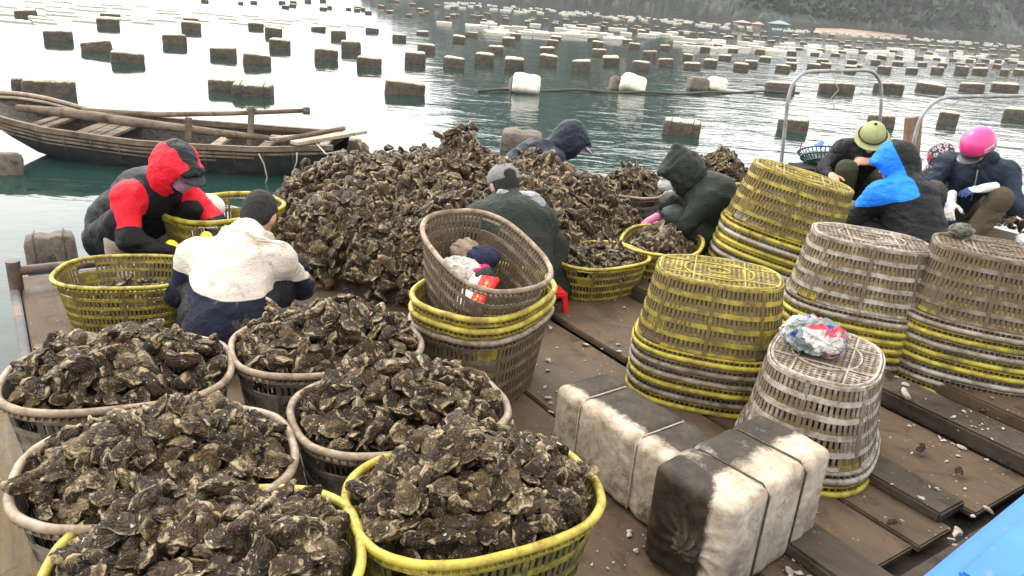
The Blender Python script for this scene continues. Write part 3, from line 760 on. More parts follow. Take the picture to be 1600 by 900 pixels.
# thin pale bamboo-like buoys lying flat on the water
bl = bpy.data.meshes.new('x'); q = MB(); q.tube([(-0.5, 0, 0), (-0.45, 0, 0), (0.45, 0, 0), (0.5, 0, 0)], [0.5, 0.9, 0.9, 0.5], 8); TB = q.mesh('thin_buoy', True); TB.materials.append(M['float_white'])
rr = random.Random(11)
def thin(x, y, lab, gr):
    p = at(x, y, WATER); d = np.linalg.norm(p)
    o = bpy.data.objects.new('thin_buoy', TB); C.objects.link(o); w = rr.uniform(0.9, 1.25)
    o.scale = (w, 0.09, 0.07); o.location = (p[0], p[1], WATER+0.02); o.rotation_euler = (0, 0, R(rr.uniform(-18, 8)))
    tag(o, lab, 'buoy', gr)
n = 0
while n < 60:
    x = rr.uniform(0, 700); y = rr.uniform(2, 36)-x*0.0+ (8 if x > 350 else 0)
    if y < -19+0.0807*x+9: continue
    thin(x, y, 'thin pale buoy lying flat on the blown-out water at upper left', 'thin buoys at upper left'); n += 1
for n in range(60):
    x = rr.uniform(690, 1080); thin(x, 0.055*(x-700)+rr.uniform(33, 52)-4, 'thin cream buoy floating flat in the middle of the bay', 'thin buoys in mid bay')
for n in range(70):
    x = rr.uniform(1080, 1600); thin(x, 58+0.045*(x-1080)+rr.uniform(2, 17), 'thin cream buoy floating flat in the far right of the bay', 'thin buoys at far right')
# uncountable buoys close under the far shore
V0, F0 = [], []
q = MB()
for k in range(300):
    x = rr.uniform(690, 1640); az_ = x
    y = 0.076*(x-742)+rr.uniform(4.5, 14) if x < 1150 else 36+0.072*(x-1150)+rr.uniform(2.0, 7)
    p = at(x, y, WATER); s = rr.uniform(0.6, 1.2); an = rr.uniform(-.4, .3)
    q.box((p[0], p[1], WATER+0.05), (s, 0.4, 0.22), ((math.cos(an), math.sin(an), 0), (-math.sin(an), math.cos(an), 0), (0, 0, 1)))
tag(q.build('distant_buoys', M['float_white']), 'white specks of buoys strung along the far shore', None, None, 'stuff')
# ------------------------------------------------------------------ baskets
RA, RB, BA, BB, BH, NEXP = 0.350, 0.262, 0.295, 0.212, 0.38, 2.7
def oval(a, b, n, off=0.0, e=NEXP):
    th = np.linspace(0, 2*math.pi, 721)[:-1]
    c, s = np.cos(th), np.sin(th)
    x = a*np.sign(c)*np.abs(c)**(2/e); y = b*np.sign(s)*np.abs(s)**(2/e)
    P = np.stack([x, y], 1); d = np.linalg.norm(np.roll(P, -1, 0)-P, axis=1); L = np.concatenate([[0], np.cumsum(d)])
    t = (np.arange(n)+off)/n*L[-1]; Pc = np.vstack([P, P[:1]])
    return np.stack([np.interp(t, L, Pc[:, 0]), np.interp(t, L, Pc[:, 1])], 1)
def level(z, extra=0.0):
    k = z/BH; return BA+(RA-BA)*k+extra, BB+(RB-BB)*k+extra
HANDLES = [(7, 12), (31, 36), (50, 55), (74, 79)]     # bar indexes of the grip openings (of 86)
NB = 86
def ring_mesh(mb, z0, z1, ex0, ex1, a=0.0, n=NB*2, gaps=None):
    prof = [(z0, ex0), (z1, ex0), (z1, ex1), (z0, ex1)]
    rings = [oval(*level(z, e), n) for z, e in prof]
    V = []; 
    for i in range(n):
        for r, (z, e) in zip(rings, prof): V.append((r[i][0], r[i][1], z))
    F = []
    for i in range(n):
        j = (i+1) % n
        if gaps and any(g0*2 <= i < g1*2 for g0, g1 in gaps): continue
        for k in range(4):
            l = (k+1) % 4; F.append((i*4+k, j*4+k, j*4+l, i*4+l))
    mb.add(V, F, a)
def basket_meshes():
    out = {}
    w = MB()
    lv = [0.0, 0.068, 0.136, 0.204, 0.272, 0.335]
    for z in lv[1:-1]: ring_mesh(w, z-0.011, z+0.011, -0.002, 0.0045, 0.12)
    ring_mesh(w, 0.0, 0.014, -0.002, 0.005, 0.3)
    # lower edge of the grip openings and the blank plates under them
    ring_mesh(w, 0.322, 0.336, -0.002, 0.004, 0.1, NB*2, HANDLES)
    def bar(i, z0, z1, hw, a, n=NB):
        o0 = level(z0); o1 = level(z1)
        A = oval(*o0, n); Bq = oval(*o1, n)
        V = []
        for P, z in ((A, z0), (Bq, z1)):
            p = P[i % n]; tn = P[(i+1) % n]-P[(i-1) % n]; tn = tn/np.linalg.norm(tn); nr = np.array([tn[1], -tn[0]])
            for s, d in ((-1, -0.002), (1, -0.002), (1, 0.003), (-1, 0.003)):
                q = p+tn*hw*s+nr*d; V.append((q[0], q[1], z))
        w.add(V, [(0, 1, 5, 4), (1, 2, 6, 5), (2, 3, 7, 6), (3, 0, 4, 7)], a)
    A0 = oval(*level(0), NB); A1 = oval(*level(BH), NB)
    def bar2(i, z0, z1, hw, a, nr_=0.003):
        k0, k1 = z0/BH, z1/BH; V = []
        tn = A1[(i+1) % NB]-A1[(i-1) % NB]; tn = tn/np.linalg.norm(tn); nr = np.array([tn[1], -tn[0]])
        for k, z in ((k0, z0), (k1, z1)):
            p = A0[i]*(1-k)+A1[i]*k
            for s, d in ((-1, -0.002), (1, -0.002), (1, nr_), (-1, nr_)):
                q = p+tn*hw*s+nr*d; V.append((q[0], q[1], z))
        w.add(V, [(0, 1, 5, 4), (1, 2, 6, 5), (2, 3, 7, 6), (3, 0, 4, 7)], a)
    for i in range(NB):
        inh = any(g0 < i < g1 for g0, g1 in HANDLES)
        top = 0.28 if inh else BH-0.01
        hw = 0.0062
        if i % 11 == 0: hw = 0.0095
        bar2(i, 0.0, top, hw, 0.75, 0.0055 if i % 11 == 0 else 0.003)
        if inh and True:
            bar2(i, 0.204, 0.272, 0.0135, 0.3)     # blank plate below the grip
        if not inh: pass
    out['wall'] = w.mesh('basket_wall', False, 'dirt')
    # base grid
    b = MB()
    a_, b_ = level(0); nb = 26
    def half(x, A, B): 
        v = 1-abs(x/A)**NEXP
        return B*max(v, 0)**(1/NEXP)
    for i in range(1, nb):
        x = -a_+2*a_*i/nb; h = half(x, a_, b_)-0.004
        if h > 0.01: b.box((x, 0, 0.002), (0.0095 if i % 6 else 0.014, 2*h, 0.005), None, 0.5)
    nb2 = 19
    for i in range(1, nb2):
        y = -b_+2*b_*i/nb2; h = half(y, b_, a_)-0.004
        if h > 0.01: b.box((0, y, 0.0025), (2*h, 0.0095 if i % 6 else 0.014, 0.0055), None, 0.5)
    def rg(A, B, r, z, e=2.1, n=60, av=0.0):
        P = oval(A, B, n, 0, e); pts = [np.array([p[0], p[1], z]) for p in P]+[np.array([P[0][0], P[0][1], z])]
        b.tube(pts, r, 6, False, av)
    rg(a_-0.012, b_-0.012, 0.0065, -0.001, NEXP, 90); rg(a_*0.55, b_*0.62, 0.0042, -0.003); rg(0.05, 0.036, 0.0042, -0.003, 2, 30)
    for x in (-0.4, 0.4): b.tube([(a_*x, -half(a_*x, a_, b_)+.01, -0.003), (a_*x, half(a_*x, a_, b_)-.01, -0.003)], 0.004, 6)
    for y in (-0.45, 0.45): b.tube([(-half(b_*y, b_, a_)+.01, b_*y, -0.003), (half(b_*y, b_, a_)-.01, b_*y, -0.003)], 0.004, 6)
    out['base'] = b.mesh('basket_base', False, 'dirt')
    # rim: rolled lip with a comb of little ribs under it
    r = MB(); n = 172
    prof = []
    for k in range(10):
        an = math.pi*2*k/10; prof.append((BH-0.006+0.0135*math.sin(an), 0.009+0.0125*math.cos(an)))
    rings = [oval(RA+e, RB+e, n) for z, e in prof]
    V = []; F = []
    for i in range(n):
        for q, (z, e) in zip(rings, prof): V.append((q[i][0], q[i][1], z))
    for i in range(n):
        for k in range(10):
            j = (i+1) % n; l = (k+1) % 10; F.append((i*10+k, j*10+k, j*10+l, i*10+l))
    r.add(V, F, 0.0)
    ring_mesh(r, BH-0.040, BH-0.034, -0.001, 0.014, 0.2, n)
    P0 = oval(RA+0.0, RB+0.0, n)
    for i in range(0, n, 2):
        p = P0[i]; tn = P0[(i+1) % n]-P0[i-1]; tn = tn/np.linalg.norm(tn); nr = np.array([tn[1], -tn[0]])
        c = p+nr*0.007
        r.box((c[0], c[1], BH-0.026), (0.0035, 0.013, 0.02), ((tn[0], tn[1], 0), (nr[0], nr[1], 0), (0, 0, 1)), 0.4)
    me = r.mesh('basket_rim', True, 'dirt')
    try: me.set_sharp_from_angle(angle=R(50))
    except Exception: pass
    out['rim'] = me
    for mm in out.values():
        Vv = np.empty(len(mm.vertices)*3, dtype=np.float32); mm.vertices.foreach_get('co', Vv); Vv = Vv.reshape(-1, 3).astype(float)
        Vv[:, 0] += .004*wnoise(Vv, 6, 1); Vv[:, 1] += .004*wnoise(Vv, 6, 2); Vv[:, 2] += .003*wnoise(Vv*[1, 1, 0], 7, 3)
        mm.vertices.foreach_set('co', Vv.astype(np.float32).ravel()); mm.update()
    return out
BM_ = basket_meshes()
_bcache = {}
def bmesh_mat(part, mat):
    k = (part, mat)
    if k not in _bcache:
        me = BM_[part].copy(); me.materials.append(M[mat]); _bcache[k] = me
    return _bcache[k]
def basket(loc, yaw, mats, label, group, inverted=False, tilt=(0, 0), scale=1.0):
    """mats = (wall, rim, base)"""
    e = empty('basket', loc, (0, 0, 0), label, 'basket', group)
    Rz = Matrix.Rotation(yaw, 4, 'Z'); T = Matrix.Rotation(tilt[0], 4, 'X') @ Matrix.Rotation(tilt[1], 4, 'Y')
    rot = T @ Rz
    if inverted: rot = rot @ Matrix.Rotation(math.pi, 4, 'X')
    sx_ = 1+random.uniform(-.003, .003)
    e.matrix_world = Matrix.Translation(Vector(loc)) @ rot @ Matrix.Diagonal((scale*sx_, scale/sx_, scale, 1))
    for part, mt in zip(('wall', 'rim', 'base'), mats):
        o = bpy.data.objects.new(part, bmesh_mat(part, mt)); C.objects.link(o); o.parent = e
    return e
ST = {'y': ('yellow', 'rim_yellow', 'yellow'), 'Y': ('yellow_muddy', 'yellow', 'yellow_muddy'), 'g': ('grey_muddy', 'grey', 'grey_muddy'), 'w': ('pale_grey', 'pale_grey', 'pale_grey'),
      'dg': ('dark_wall', 'rim_tan', 'dark_wall'), 'dy': ('dark_yellow_wall', 'rim_yellow', 'dark_yellow_wall'), 'm': ('yellow_muddy', 'rim_yellow', 'grey_muddy')}
def inv_stack(px, ztop_n, yaw, seq, name_top, stackname, step=0.05, tilt=(0, 0), top_extra=0.0, scale=1.0, floor=0.0, wob=0.02):
    """inverted stack; px = image centre of the topmost base. seq[0] is the top crate"""
    n = len(seq); H = (BH+(n-1)*step)*scale+floor
    top = at(px[0], px[1], H)
    r = random.Random(int(px[0]))
    T = Matrix.Rotation(tilt[0], 3, 'X') @ Matrix.Rotation(tilt[1], 3, 'Y')
    axis = T @ Vector((0, 0, 1))
    order = ['topmost', 'second from the top', 'third from the top', 'fourth from the top', 'fifth from the top', 'sixth from the top', 'seventh from the top', 'eighth from the top', 'lowest']
    colname = {'y': 'bright yellow', 'Y': 'muddy yellow', 'g': 'mud-caked grey', 'w': 'pale grey', 'm': 'yellow-rimmed muddy'}
    for i, s in enumerate(seq):
        d = axis*(-(i*step*scale))
        loc = Vector(top)+d+Vector((r.uniform(-1, 1)*wob*0.12*(i > 0), r.uniform(-1, 1)*wob*0.12*(i > 0), 0))
        nm = order[i] if i < n-1 or n == 1 else 'lowest'
        lab = '%s upside-down basket, %s in the %s' % (colname[s], nm, stackname) if i else name_top
        basket(tuple(loc), yaw+r.uniform(-.008, .008), ST[s], lab, 'upside-down baskets in the stacks', True, (tilt[0]+r.uniform(-.004, .004), tilt[1]+r.uniform(-.004, .004)), scale)
    return top
inv_stack((1124, 424), 0, R(-14), ['Y', 'g', 'g', 'Y', 'g', 'Y'], 'muddy yellow upside-down basket on top of the stack behind the white foam blocks', 'stack by the foam', 0.05, (0, 0), 0, 0.95)
inv_stack((1292, 553), 0, R(62), ['w', 'Y'], 'pale grey upside-down basket carrying the crumpled plastic bag', 'low bagged stack', 0.055)
inv_stack((1362, 371), 0, R(-16), ['w', 'y', 'Y', 'y', 'Y', 'g', 'g'], 'pale grey upside-down basket on the middle right stack behind the plastic bag', 'middle right stack', 0.047, (0.0, 0.03))
inv_stack((1562, 389), 0, R(-22), ['g', 'Y', 'g', 'Y', 'Y', 'w', 'g', 'Y'], 'grimy grey upside-down basket with a dirty glove on it, at the far right', 'far right stack', 0.050, (0, 0), 0, 0.99)
inv_stack((1255, 274), 0, R(-18), ['Y', 'w', 'Y', 'y', 'w', 'Y', 'g', 'Y'], 'big yellow and brown upside-down basket crowning the leaning stack in front of the pith helmet', 'leaning stack', 0.047, (R(2), R(10)), 0, 1.08)

# upright baskets full of oysters: (centre px of rim, yaw, style, fill height above rim, label)
def up_basket(px, yaw, st, label, group, rimz=None, scale=1.0, base=0.0, hs=1.0):
    rz = base+BH*scale*hs
    p = at(px[0], px[1], rz); e = basket((p[0], p[1], base), yaw, ST[st], label, group, False, (0, 0), scale)
    e.scale[2] *= hs
    return (p[0], p[1], rz, yaw, scale)
GF = 'baskets heaped with oysters in the foreground'
GB = 'open baskets around the workers'
B = {}
B['b1'] = up_basket((190, 578), R(22), 'dg', 'tan-rimmed basket heaped with oysters at the left edge of the photo', GF)
B['b2'] = up_basket((252, 718), R(24), 'dg', 'tan-rimmed basket heaped with oysters, middle one of the left foreground', GF, scale=1.02)
B['b3'] = up_basket((328, 868), R(16), 'dy', 'yellow-rimmed basket heaped with oysters cut off by the bottom edge', GF)
B['b4'] = up_basket((513, 533), R(24), 'dg', 'tan-rimmed basket heaped with oysters directly below the big mound', GF)
B['b5'] = up_basket((627, 633), R(28), 'dg', 'tan-rimmed basket heaped with oysters in the centre foreground', GF)
B['b6'] = up_basket((743, 765), R(28), 'dy', 'yellow-rimmed basket heaped with oysters beside the white foam block', GF, scale=1.0)
B['b7'] = up_basket((198, 422), R(14), 'Y', 'yellow basket with few oysters in front of the worker in red', GB, scale=.90, hs=.78)
B['b8'] = up_basket((935, 397), R(35), 'Y', 'yellow basket of oysters against the dark green raincoat worker', GB, scale=0.90, hs=.75)
B['b9'] = up_basket((1035, 374), R(72), 'y', 'bright yellow basket of oysters in front of the hooded green worker', GB, scale=0.96, hs=.75)
B['b10'] = up_basket((988, 292), R(75), 'dg', 'brown-rimmed basket full of oysters between the mound and the hooded green worker', GB, hs=.85)
B['b11'] = up_basket((350, 322), R(60), 'Y', 'yellow basket holding a white foam ball behind the black haired worker', GB, scale=1.0)
B['b12'] = up_basket((1118, 275), R(10), 'y', 'yellow basket full of oysters behind the hooded green worker', GB, scale=0.95)
# upright nested stack with the tilted basket of rubbish
def s0():
    n = ['g', 'm', 'Y']
    c = at(757, 452, BH+0.10)
    r = random.Random(4)
    labs = ['mud-caked grey basket, lowest of the upright stack in the middle', 'muddy basket with a yellow rim, second of the upright stack', 'bright yellow-rimmed basket under the tilted basket of rubbish']
    for i, s in enumerate(['g', 'm', 'y']):
        basket((c[0], c[1], 0.01+i*0.055), R(62+r.uniform(-.5, .5)), ST[s], labs[i], 'upright nested baskets', False, (0.004*i, 0.006*i), 0.97)
    e = basket((c[0]-0.05, c[1]+0.03, 0.37), R(-56), ('grey_muddy', 'rim_tan', 'grey_muddy'), 'tilted tan-rimmed basket holding rubbish, on top of the upright stack', 'upright nested baskets', False, (R(13), R(8)), 0.87)
    return e
S0 = s0()

# ------------------------------------------------------------------ oysters
def shell_verts(seed, nseg=26, nr=7, L=1.0):
    r = np.random.default_rng(seed)
    th = np.linspace(0, 2*math.pi, nseg, endpoint=False)
    wid = r.uniform(0.52, 0.74)
    out = 1+0.13*np.sin(2*th+r.uniform(0, 6))+0.09*np.sin(3*th+r.uniform(0, 6))+0.03*np.sin(5*th+r.uniform(0, 6))+0.015*r.normal(size=nseg)
    taper = 1-0.30*(0.5+0.5*np.cos(th+math.pi))**2.2
    X = np.cos(th)*0.5*L*out; Y = np.sin(th)*0.5*L*wid*out*taper
    bend = r.uniform(-0.12, 0.12); Y = Y+bend*np.cos(th)**2
    wav = 0.03*np.sin(3*th+r.uniform(0, 6))+0.018*np.sin(7*th+r.uniform(0, 6))+0.008*r.normal(size=nseg)
    cx = -0.18*L     # umbo towards the narrow end
    V = []; A = []
    Ht = r.uniform(0.12, 0.22); Hb = r.uniform(0.12, 0.22); cone = r.uniform(1.2, 2.2)
    rb = np.random.default_rng(seed+99)
    def layer(sign, H):
        P = []
        step_noise = rb.normal(size=(nr+1, nseg))
        for k in range(1, nr+1):
            f = k/nr; fx = f**0.85
            z = H*(1-fx**cone)
            z = z+0.014*(k % 2)*(1 if k < nr else 0)
            x = cx*(1-fx)+X*fx; y = Y*fx
            zz = sign*z+wav*fx**2+0.017*step_noise[k]*(fx**0.5)*(1 if k < nr else 0.4)
            jit = 1+0.025*step_noise[k-1]
            P.append(np.stack([x*jit, y*jit, zz], 1))
        return P
    Tp = layer(1, Ht); Bt = layer(-1, Hb)
    V.append([[cx, 0, Ht+0.005]]); A.append([0.0])
    for k, p in enumerate(Tp): V.append(p); A.append([(k+1)/nr]*nseg)
    for k, p in enumerate(Bt):
        if k == nr-1: p = p*[0.985, 0.985, 1]-[0, 0, 0.02]
        V.append(p); A.append([(k+1)/nr]*nseg)
    V.append([[cx, 0, -Hb-0.005]]); A.append([0.0])
    V = np.concatenate([np.array(v, float) for v in V]); A = np.concatenate([np.array(a) for a in A])
    F = []
    T = lambda k, i: 1+k*nseg+i % nseg
    Bq = lambda k, i: 1+nr*nseg+k*nseg+i % nseg
    last = len(V)-1
    for i in range(nseg):
        F.append((0, T(0, i), T(0, i+1), 0)); F.append((last, Bq(0, i+1), Bq(0, i), last))
        for k in range(nr-1):
            F.append((T(k, i), T(k+1, i), T(k+1, i+1), T(k, i+1))); F.append((Bq(k, i), Bq(k, i+1), Bq(k+1, i+1), Bq(k+1, i)))
        F.append((T(nr-1, i), Bq(nr-1, i), Bq(nr-1, i+1), T(nr-1, i+1)))
    # barnacle-like lumps
    for _ in range(r.integers(1, 4)):
        j = r.integers(1, nr*nseg); d = np.linalg.norm(V-V[j], axis=1); V += (np.exp(-(d/0.09)**2)*0.07)[:, None]*np.array([0, 0, 1.0])*np.sign(V[j, 2]+1e-3)
    return V, F, A
def shell_mesh(seed):
    V, F, A = shell_verts(seed)
    F = [tuple(dict.fromkeys(f)) for f in F]
    me = mesh_from('oyster', V*0.1, F, True)
    add_attr(me, 'sh', np.stack([A, np.zeros(len(A)), np.full(len(A), (seed*0.137) % 1)], 1), 'FLOAT_VECTOR')
    me.materials.append(M['oyster']); return me
HI = [shell_mesh(100+i) for i in range(12)]
LO = []
for i in range(12):
    V, F, A = shell_verts(200+i, 14, 4)
    LO.append((V, np.array([f if len(f) == 4 else f for f in F]), A))
MID = []
for i in range(12):
    V, F, A = shell_verts(300+i, 20, 6); MID.append((V, np.array(F), A))
class Heap:
    def __init__(s): s.V = []; s.F = []; s.A = []; s.n = 0
    def add(s, lib, M3, loc, rnd, inner=0.0):
        V, F, A = lib; s.V.append(V@M3.T+loc); s.F.append(F+s.n); s.n += len(V)
        s.A.append(np.stack([A, np.full(len(A), inner), np.full(len(A), rnd)], 1))
    def build(s, name, extra=None):
        V = np.concatenate(s.V); F = np.concatenate(s.F)
        # degenerate quads -> triangles handled by from split
        tri = F[:, 0] == F[:, 3]
        me = bpy.data.meshes.new(name)
        me.vertices.add(len(V)); me.vertices.foreach_set('co', V.astype(np.float32).ravel())
        q = F[~tri]; t3 = F[tri][:, :3]
        loops = np.concatenate([q.ravel(), t3.ravel()]).astype(np.int32)
        me.loops.add(len(loops)); me.loops.foreach_set('vertex_index', loops)
        nq, n3 = len(q), len(t3); me.polygons.add(nq+n3)
        st = np.concatenate([np.arange(nq)*4, nq*4+np.arange(n3)*3]).astype(np.int32)
        me.polygons.foreach_set('loop_start', st)
        me.polygons.foreach_set('loop_total', np.concatenate([np.full(nq, 4), np.full(n3, 3)]).astype(np.int32))
        me.update(calc_edges=True)
        me.polygons.foreach_set('use_smooth', np.ones(nq+n3, dtype=bool))
        add_attr(me, 'sh', np.concatenate(s.A), 'FLOAT_VECTOR')
        me.materials.append(M['oyster'])
        o = bpy.data.objects.new(name, me); C.objects.link(o); return o
orng = np.random.default_rng(21)
def rand_rot(tilt, nrm=None):
    """random orientation: shell's flat side roughly along nrm, tilted"""
    z = np.array([0, 0, 1.0]) if nrm is None else nrm/np.linalg.norm(nrm)
    d = orng.normal(size=3)*tilt; z = z+d; z /= np.linalg.norm(z)
    x = orng.normal(size=3); x -= z*(x@z); x /= np.linalg.norm(x); y = np.cross(z, x)
    return np.stack([x, y, z], 1)
CAMP = np.array([0, 0, CAMH])
cands = []      # every basket oyster: (apparent size, basket key, R*s, loc, rnd)
def fill(key, hh, n_top, n_low, size=(0.078, 0.116), drop=0.0, rad=0.95, core=True, hexp=2.0, shift=(0, 0)):
    x, y, z, yaw, sc = B[key]; ca, sa = math.cos(yaw), math.sin(yaw)
    A_, B_ = RA*sc*rad-0.02, RB*sc*rad-0.02
    pts = []; tries = 0
    def surf(u, v, top=True):
        r = (abs(u)**2.4+abs(v)**2.4)**(1/2.4); return hh*(1-r**hexp)*(1+0.25*math.sin(u*3.1+x*9)*math.cos(v*2.7+y*5))
    dmin = 0.034*((size[0]+size[1])/0.205)
    for layer, n in ((0, n_low), (1, n_top)):
        got = 0; tries = 0; loc = []
        while got < n and tries < n*60:
            tries += 1
            u, v = orng.uniform(-1, 1, 2)
            if (abs(u)**2.6+abs(v)**2.6) > 1: continue
            px_, py_ = u*A_, v*B_
            if any((px_-a)**2+(py_-b)**2 < dmin**2 for a, b in loc): continue
            loc.append((px_, py_)); got += 1
            zz = z-drop+surf(u, v)-(0.045 if layer == 0 else 0.0)+orng.normal()*0.016
            s = orng.uniform(*size)*(1 if orng.random() > 0.1 else 1.2)
            nrm = np.array([u*hh/A_*1.1, v*hh/B_*1.1, 1.0])
            nrm = np.array([nrm[0]*ca-nrm[1]*sa, nrm[0]*sa+nrm[1]*ca, 1.0])
            Rm = rand_rot(0.55 if orng.random() < 0.62 else 1.3, nrm)
            L_ = np.array([x+px_*ca-py_*sa, y+px_*sa+py_*ca, zz])
            d = np.linalg.norm(L_-CAMP)
            f = (L_-CAMP)@fwd; sx = 800+FPX*((L_-CAMP)@rgt)/f; sy = 450-FPX*((L_-CAMP)@upv)/f
            inside = 0 < sx < 1600 and 0 < sy < 890
            cands.append((s/d*(1 if inside else 0.1)*(0.35 if layer == 0 else 1), key, Rm*np.array([s, s, s*orng.uniform(0.95, 1.6)]), L_, orng.random()))
    # dark core under the shells
    n = 40; m_ = 12; V = []
    for k in range(m_+1):
        f = k/m_
        for i in range(n):
            an = 2*math.pi*i/n; u = f*math.cos(an); v = f*math.sin(an)
            P = oval(A_*0.98, B_*0.98, n)[i]*f
            zz = z-drop-0.085+hh*(1-f**2)*0.85+0.012*math.sin(i*3.3+k*2.1)
            V.append((x+P[0]*ca-P[1]*sa, y+P[0]*sa+P[1]*ca, zz))
    F = []
    for k in range(m_):
        for i in range(n):
            j = (i+1) % n; F.append((k*n+i, (k+1)*n+i, (k+1)*n+j, k*n+j))
    cores.append((np.array(V), np.array(F), np.zeros(len(V))))
cores = []
fill('b3', 0.10, 200, 100); fill('b6', 0.145, 225, 110, (0.074, 0.112)); fill('b2', 0.10, 205, 100); fill('b5', 0.12, 195, 95)
fill('b1', 0.10, 195, 90); fill('b4', 0.13, 205, 95)
fill('b7', 0.05, 45, 60, (0.07, 0.10), 0.15, 0.8); fill('b8', 0.04, 100, 60, (0.07, 0.11), 0.03, 0.93)
fill('b9', 0.10, 70, 60, (0.08, 0.12), 0.06, 0.8); fill('b10', 0.12, 130, 80, (0.08, 0.12), 0.0); fill('b12', 0.20, 130, 80, (0.08, 0.12), 0.0)
WHERE = {'b1': 'the tan-rimmed basket at the left edge', 'b2': 'the middle tan-rimmed basket at left', 'b3': 'the yellow-rimmed basket at the bottom edge', 'b4': 'the tan-rimmed basket below the mound',
         'b5': 'the tan-rimmed basket in the centre', 'b6': 'the yellow-rimmed basket beside the foam block'}
SHORT = {'b1': 'the left-edge basket', 'b2': 'the middle left tan basket', 'b3': 'the yellow bottom-edge basket', 'b4': 'the tan basket below the mound', 'b5': 'the centre tan basket', 'b6': 'the yellow basket beside the foam'}
order = sorted(range(len(cands)), key=lambda i: -cands[i][0])
rest = Heap(); cnt = 0
for rank, i in enumerate(order):
    ap, key, M3, loc, rnd = cands[i]
    if cnt < 298 and key in WHERE:
        o = bpy.data.objects.new('oyster', HI[cnt % 12]); C.objects.link(o)
        mm = Matrix((M3*10).tolist()).to_4x4(); mm.translation = Vector(loc); o.matrix_world = mm
        bxx, byy, bzz, byaw, bsc = B[key]; ddx, ddy = loc[0]-bxx, loc[1]-byy
        pos = ('back' if ddy > .12 else 'front' if ddy < -.10 else 'middle')+' '+('left' if ddx < -.14 else 'right' if ddx > .14 else 'centre')
        lie = 'flat-lying' if abs(M3[2, 2]/np.linalg.norm(M3[:, 2])) > .8 else 'tilted' if abs(M3[2, 2]/np.linalg.norm(M3[:, 2])) > .45 else 'upright'
        tag(o, '%s oyster at %s of %s' % (lie, pos, SHORT[key]), 'oyster', 'oysters in '+WHERE[key]); cnt += 1
    else:
        rest.add(MID[i % 12], M3, loc, rnd, 0.0 if rnd < .97 else .5)
for c in cores: rest.add(c, np.eye(3), np.zeros(3), 0.02)
# the big mound
BUMPS = [(-0.95, 5.35, 0.75, 0.53), (-0.45, 5.35, 0.80, 0.60), (0.10, 5.45, 0.75, 0.55), (-0.45, 4.75, 0.72, 0.46), (0.45, 5.5, 0.50, 0.34), (-0.95, 4.85, 0.62, 0.45), (-0.1, 5.0, 0.62, 0.48), (-1.3, 5.35, 0.5, 0.44), (-0.45, 5.4, 0.3, 0.66)]
def pile_h(x, y):
    z = np.full(np.shape(x), -0.05)
    for bx, by, r, h in BUMPS:
        d2 = ((x-bx)**2+(y-by)**2)/r**2
        z = np.maximum(z, h*np.sqrt(np.clip(1-d2, 0, 1))*1.0)
    return z+0.05*np.sin(x*7+1)*np.sin(y*8)*(z > 0.05)
def pile_n(x, y):
    e = 0.05
    gx = (pile_h(x+e, y)-pile_h(x-e, y))/(2*e); gy = (pile_h(x, y+e)-pile_h(x, y-e))/(2*e)
    return np.array([-gx, -gy, 1.0])
pile = Heap()
gx = np.linspace(-2.1, 1.3, 70); gy = np.linspace(3.7, 6.7, 62); XX, YY = np.meshgrid(gx, gy, indexing='ij')
ZZ = pile_h(XX, YY)*0.95-0.05
V = np.stack([XX, YY, ZZ], -1).reshape(-1, 3); nn = len(gy)
ii, jj = np.meshgrid(np.arange(69), np.arange(61), indexing='ij'); qd = (ii*nn+jj).ravel()
Fq = np.stack([qd, qd+nn, qd+nn+1, qd+1], 1); hz = V[:, 2]
Fq = Fq[(hz[Fq] > 0.0).any(1)]
pile.add((V, Fq, np.zeros(len(V))), np.eye(3), np.zeros(3), 0.02)
got = 0; tries = 0
while got < 4000 and tries < 200000:
    tries += 1
    x, y = orng.uniform(-2.0, 1.2), orng.uniform(3.8, 6.6)
    h = float(pile_h(np.array(x), np.array(y)))
    if h < 0.03: continue
    nv = pile_n(np.array(x), np.array(y)); g = np.linalg.norm(nv)
    if orng.random() > min(g, 6)/6: continue
    nv = nv/g
    if nv@(CAMP-np.array([x, y, h])) < -0.35 and y > 5.8: continue
    s = orng.uniform(0.085, 0.135)
    out_ = orng.normal()*0.018+0.008+(0.05 if orng.random() < 0.07 else 0)
    Rm = rand_rot(0.8 if orng.random() < 0.55 else 2.0, nv)
    pile.add(LO[got % 12] if got % 2 else MID[got % 12], Rm*np.array([s, s, s*1.25]), np.array([x, y, h])+nv*out_, orng.random()); got += 1
# spike of clumped shells on the crest
for k in range(46):
    a = orng.normal(size=3)*np.array([0.055, 0.05, 0.06]); c = np.array([-0.42, 5.4, 0.72])+a+np.array([0.0, 0, 0])
    pile.add(MID[k % 12], rand_rot(1.5)*orng.uniform(0.09, 0.13), c, orng.random())
tag(pile.build('oyster_mound'), 'man-high dark mound of clumped oysters in the middle of the raft', None, None, 'stuff')
# shucked heap at far right
x0, y0, z0 = at(1560, 366, 0.05)
for k in range(330):
    u, v = orng.uniform(-1, 1, 2)
    if u*u+v*v > 1: continue
    h = 0.26*(1-u*u-v*v)
    rest.add(LO[k % 12], rand_rot(0.9)*orng.uniform(0.06, 0.1), np.array([x0+0.1+u*0.55, y0+v*0.4, 0.05+h]), orng.random(), 0.5 if orng.random() < 0.15 else 0.0)
# strays lying on the deck
for px_, py_ in [(478, 545), (1335, 590), (1440, 700), (1498, 735), (1530, 620), (160, 445), (155, 500), (140, 460), (170, 470), (1470, 645), (1535, 640), (220, 470), (1398, 815)]:
    p = at(px_, py_, 0.03); rest.add(MID[px_ % 12], rand_rot(0.2)*orng.uniform(0.04, 0.06), p, orng.random())
tag(rest.build('oysters'), 'brown oysters filling the baskets below and behind the nearest ones', None, None, 'stuff')
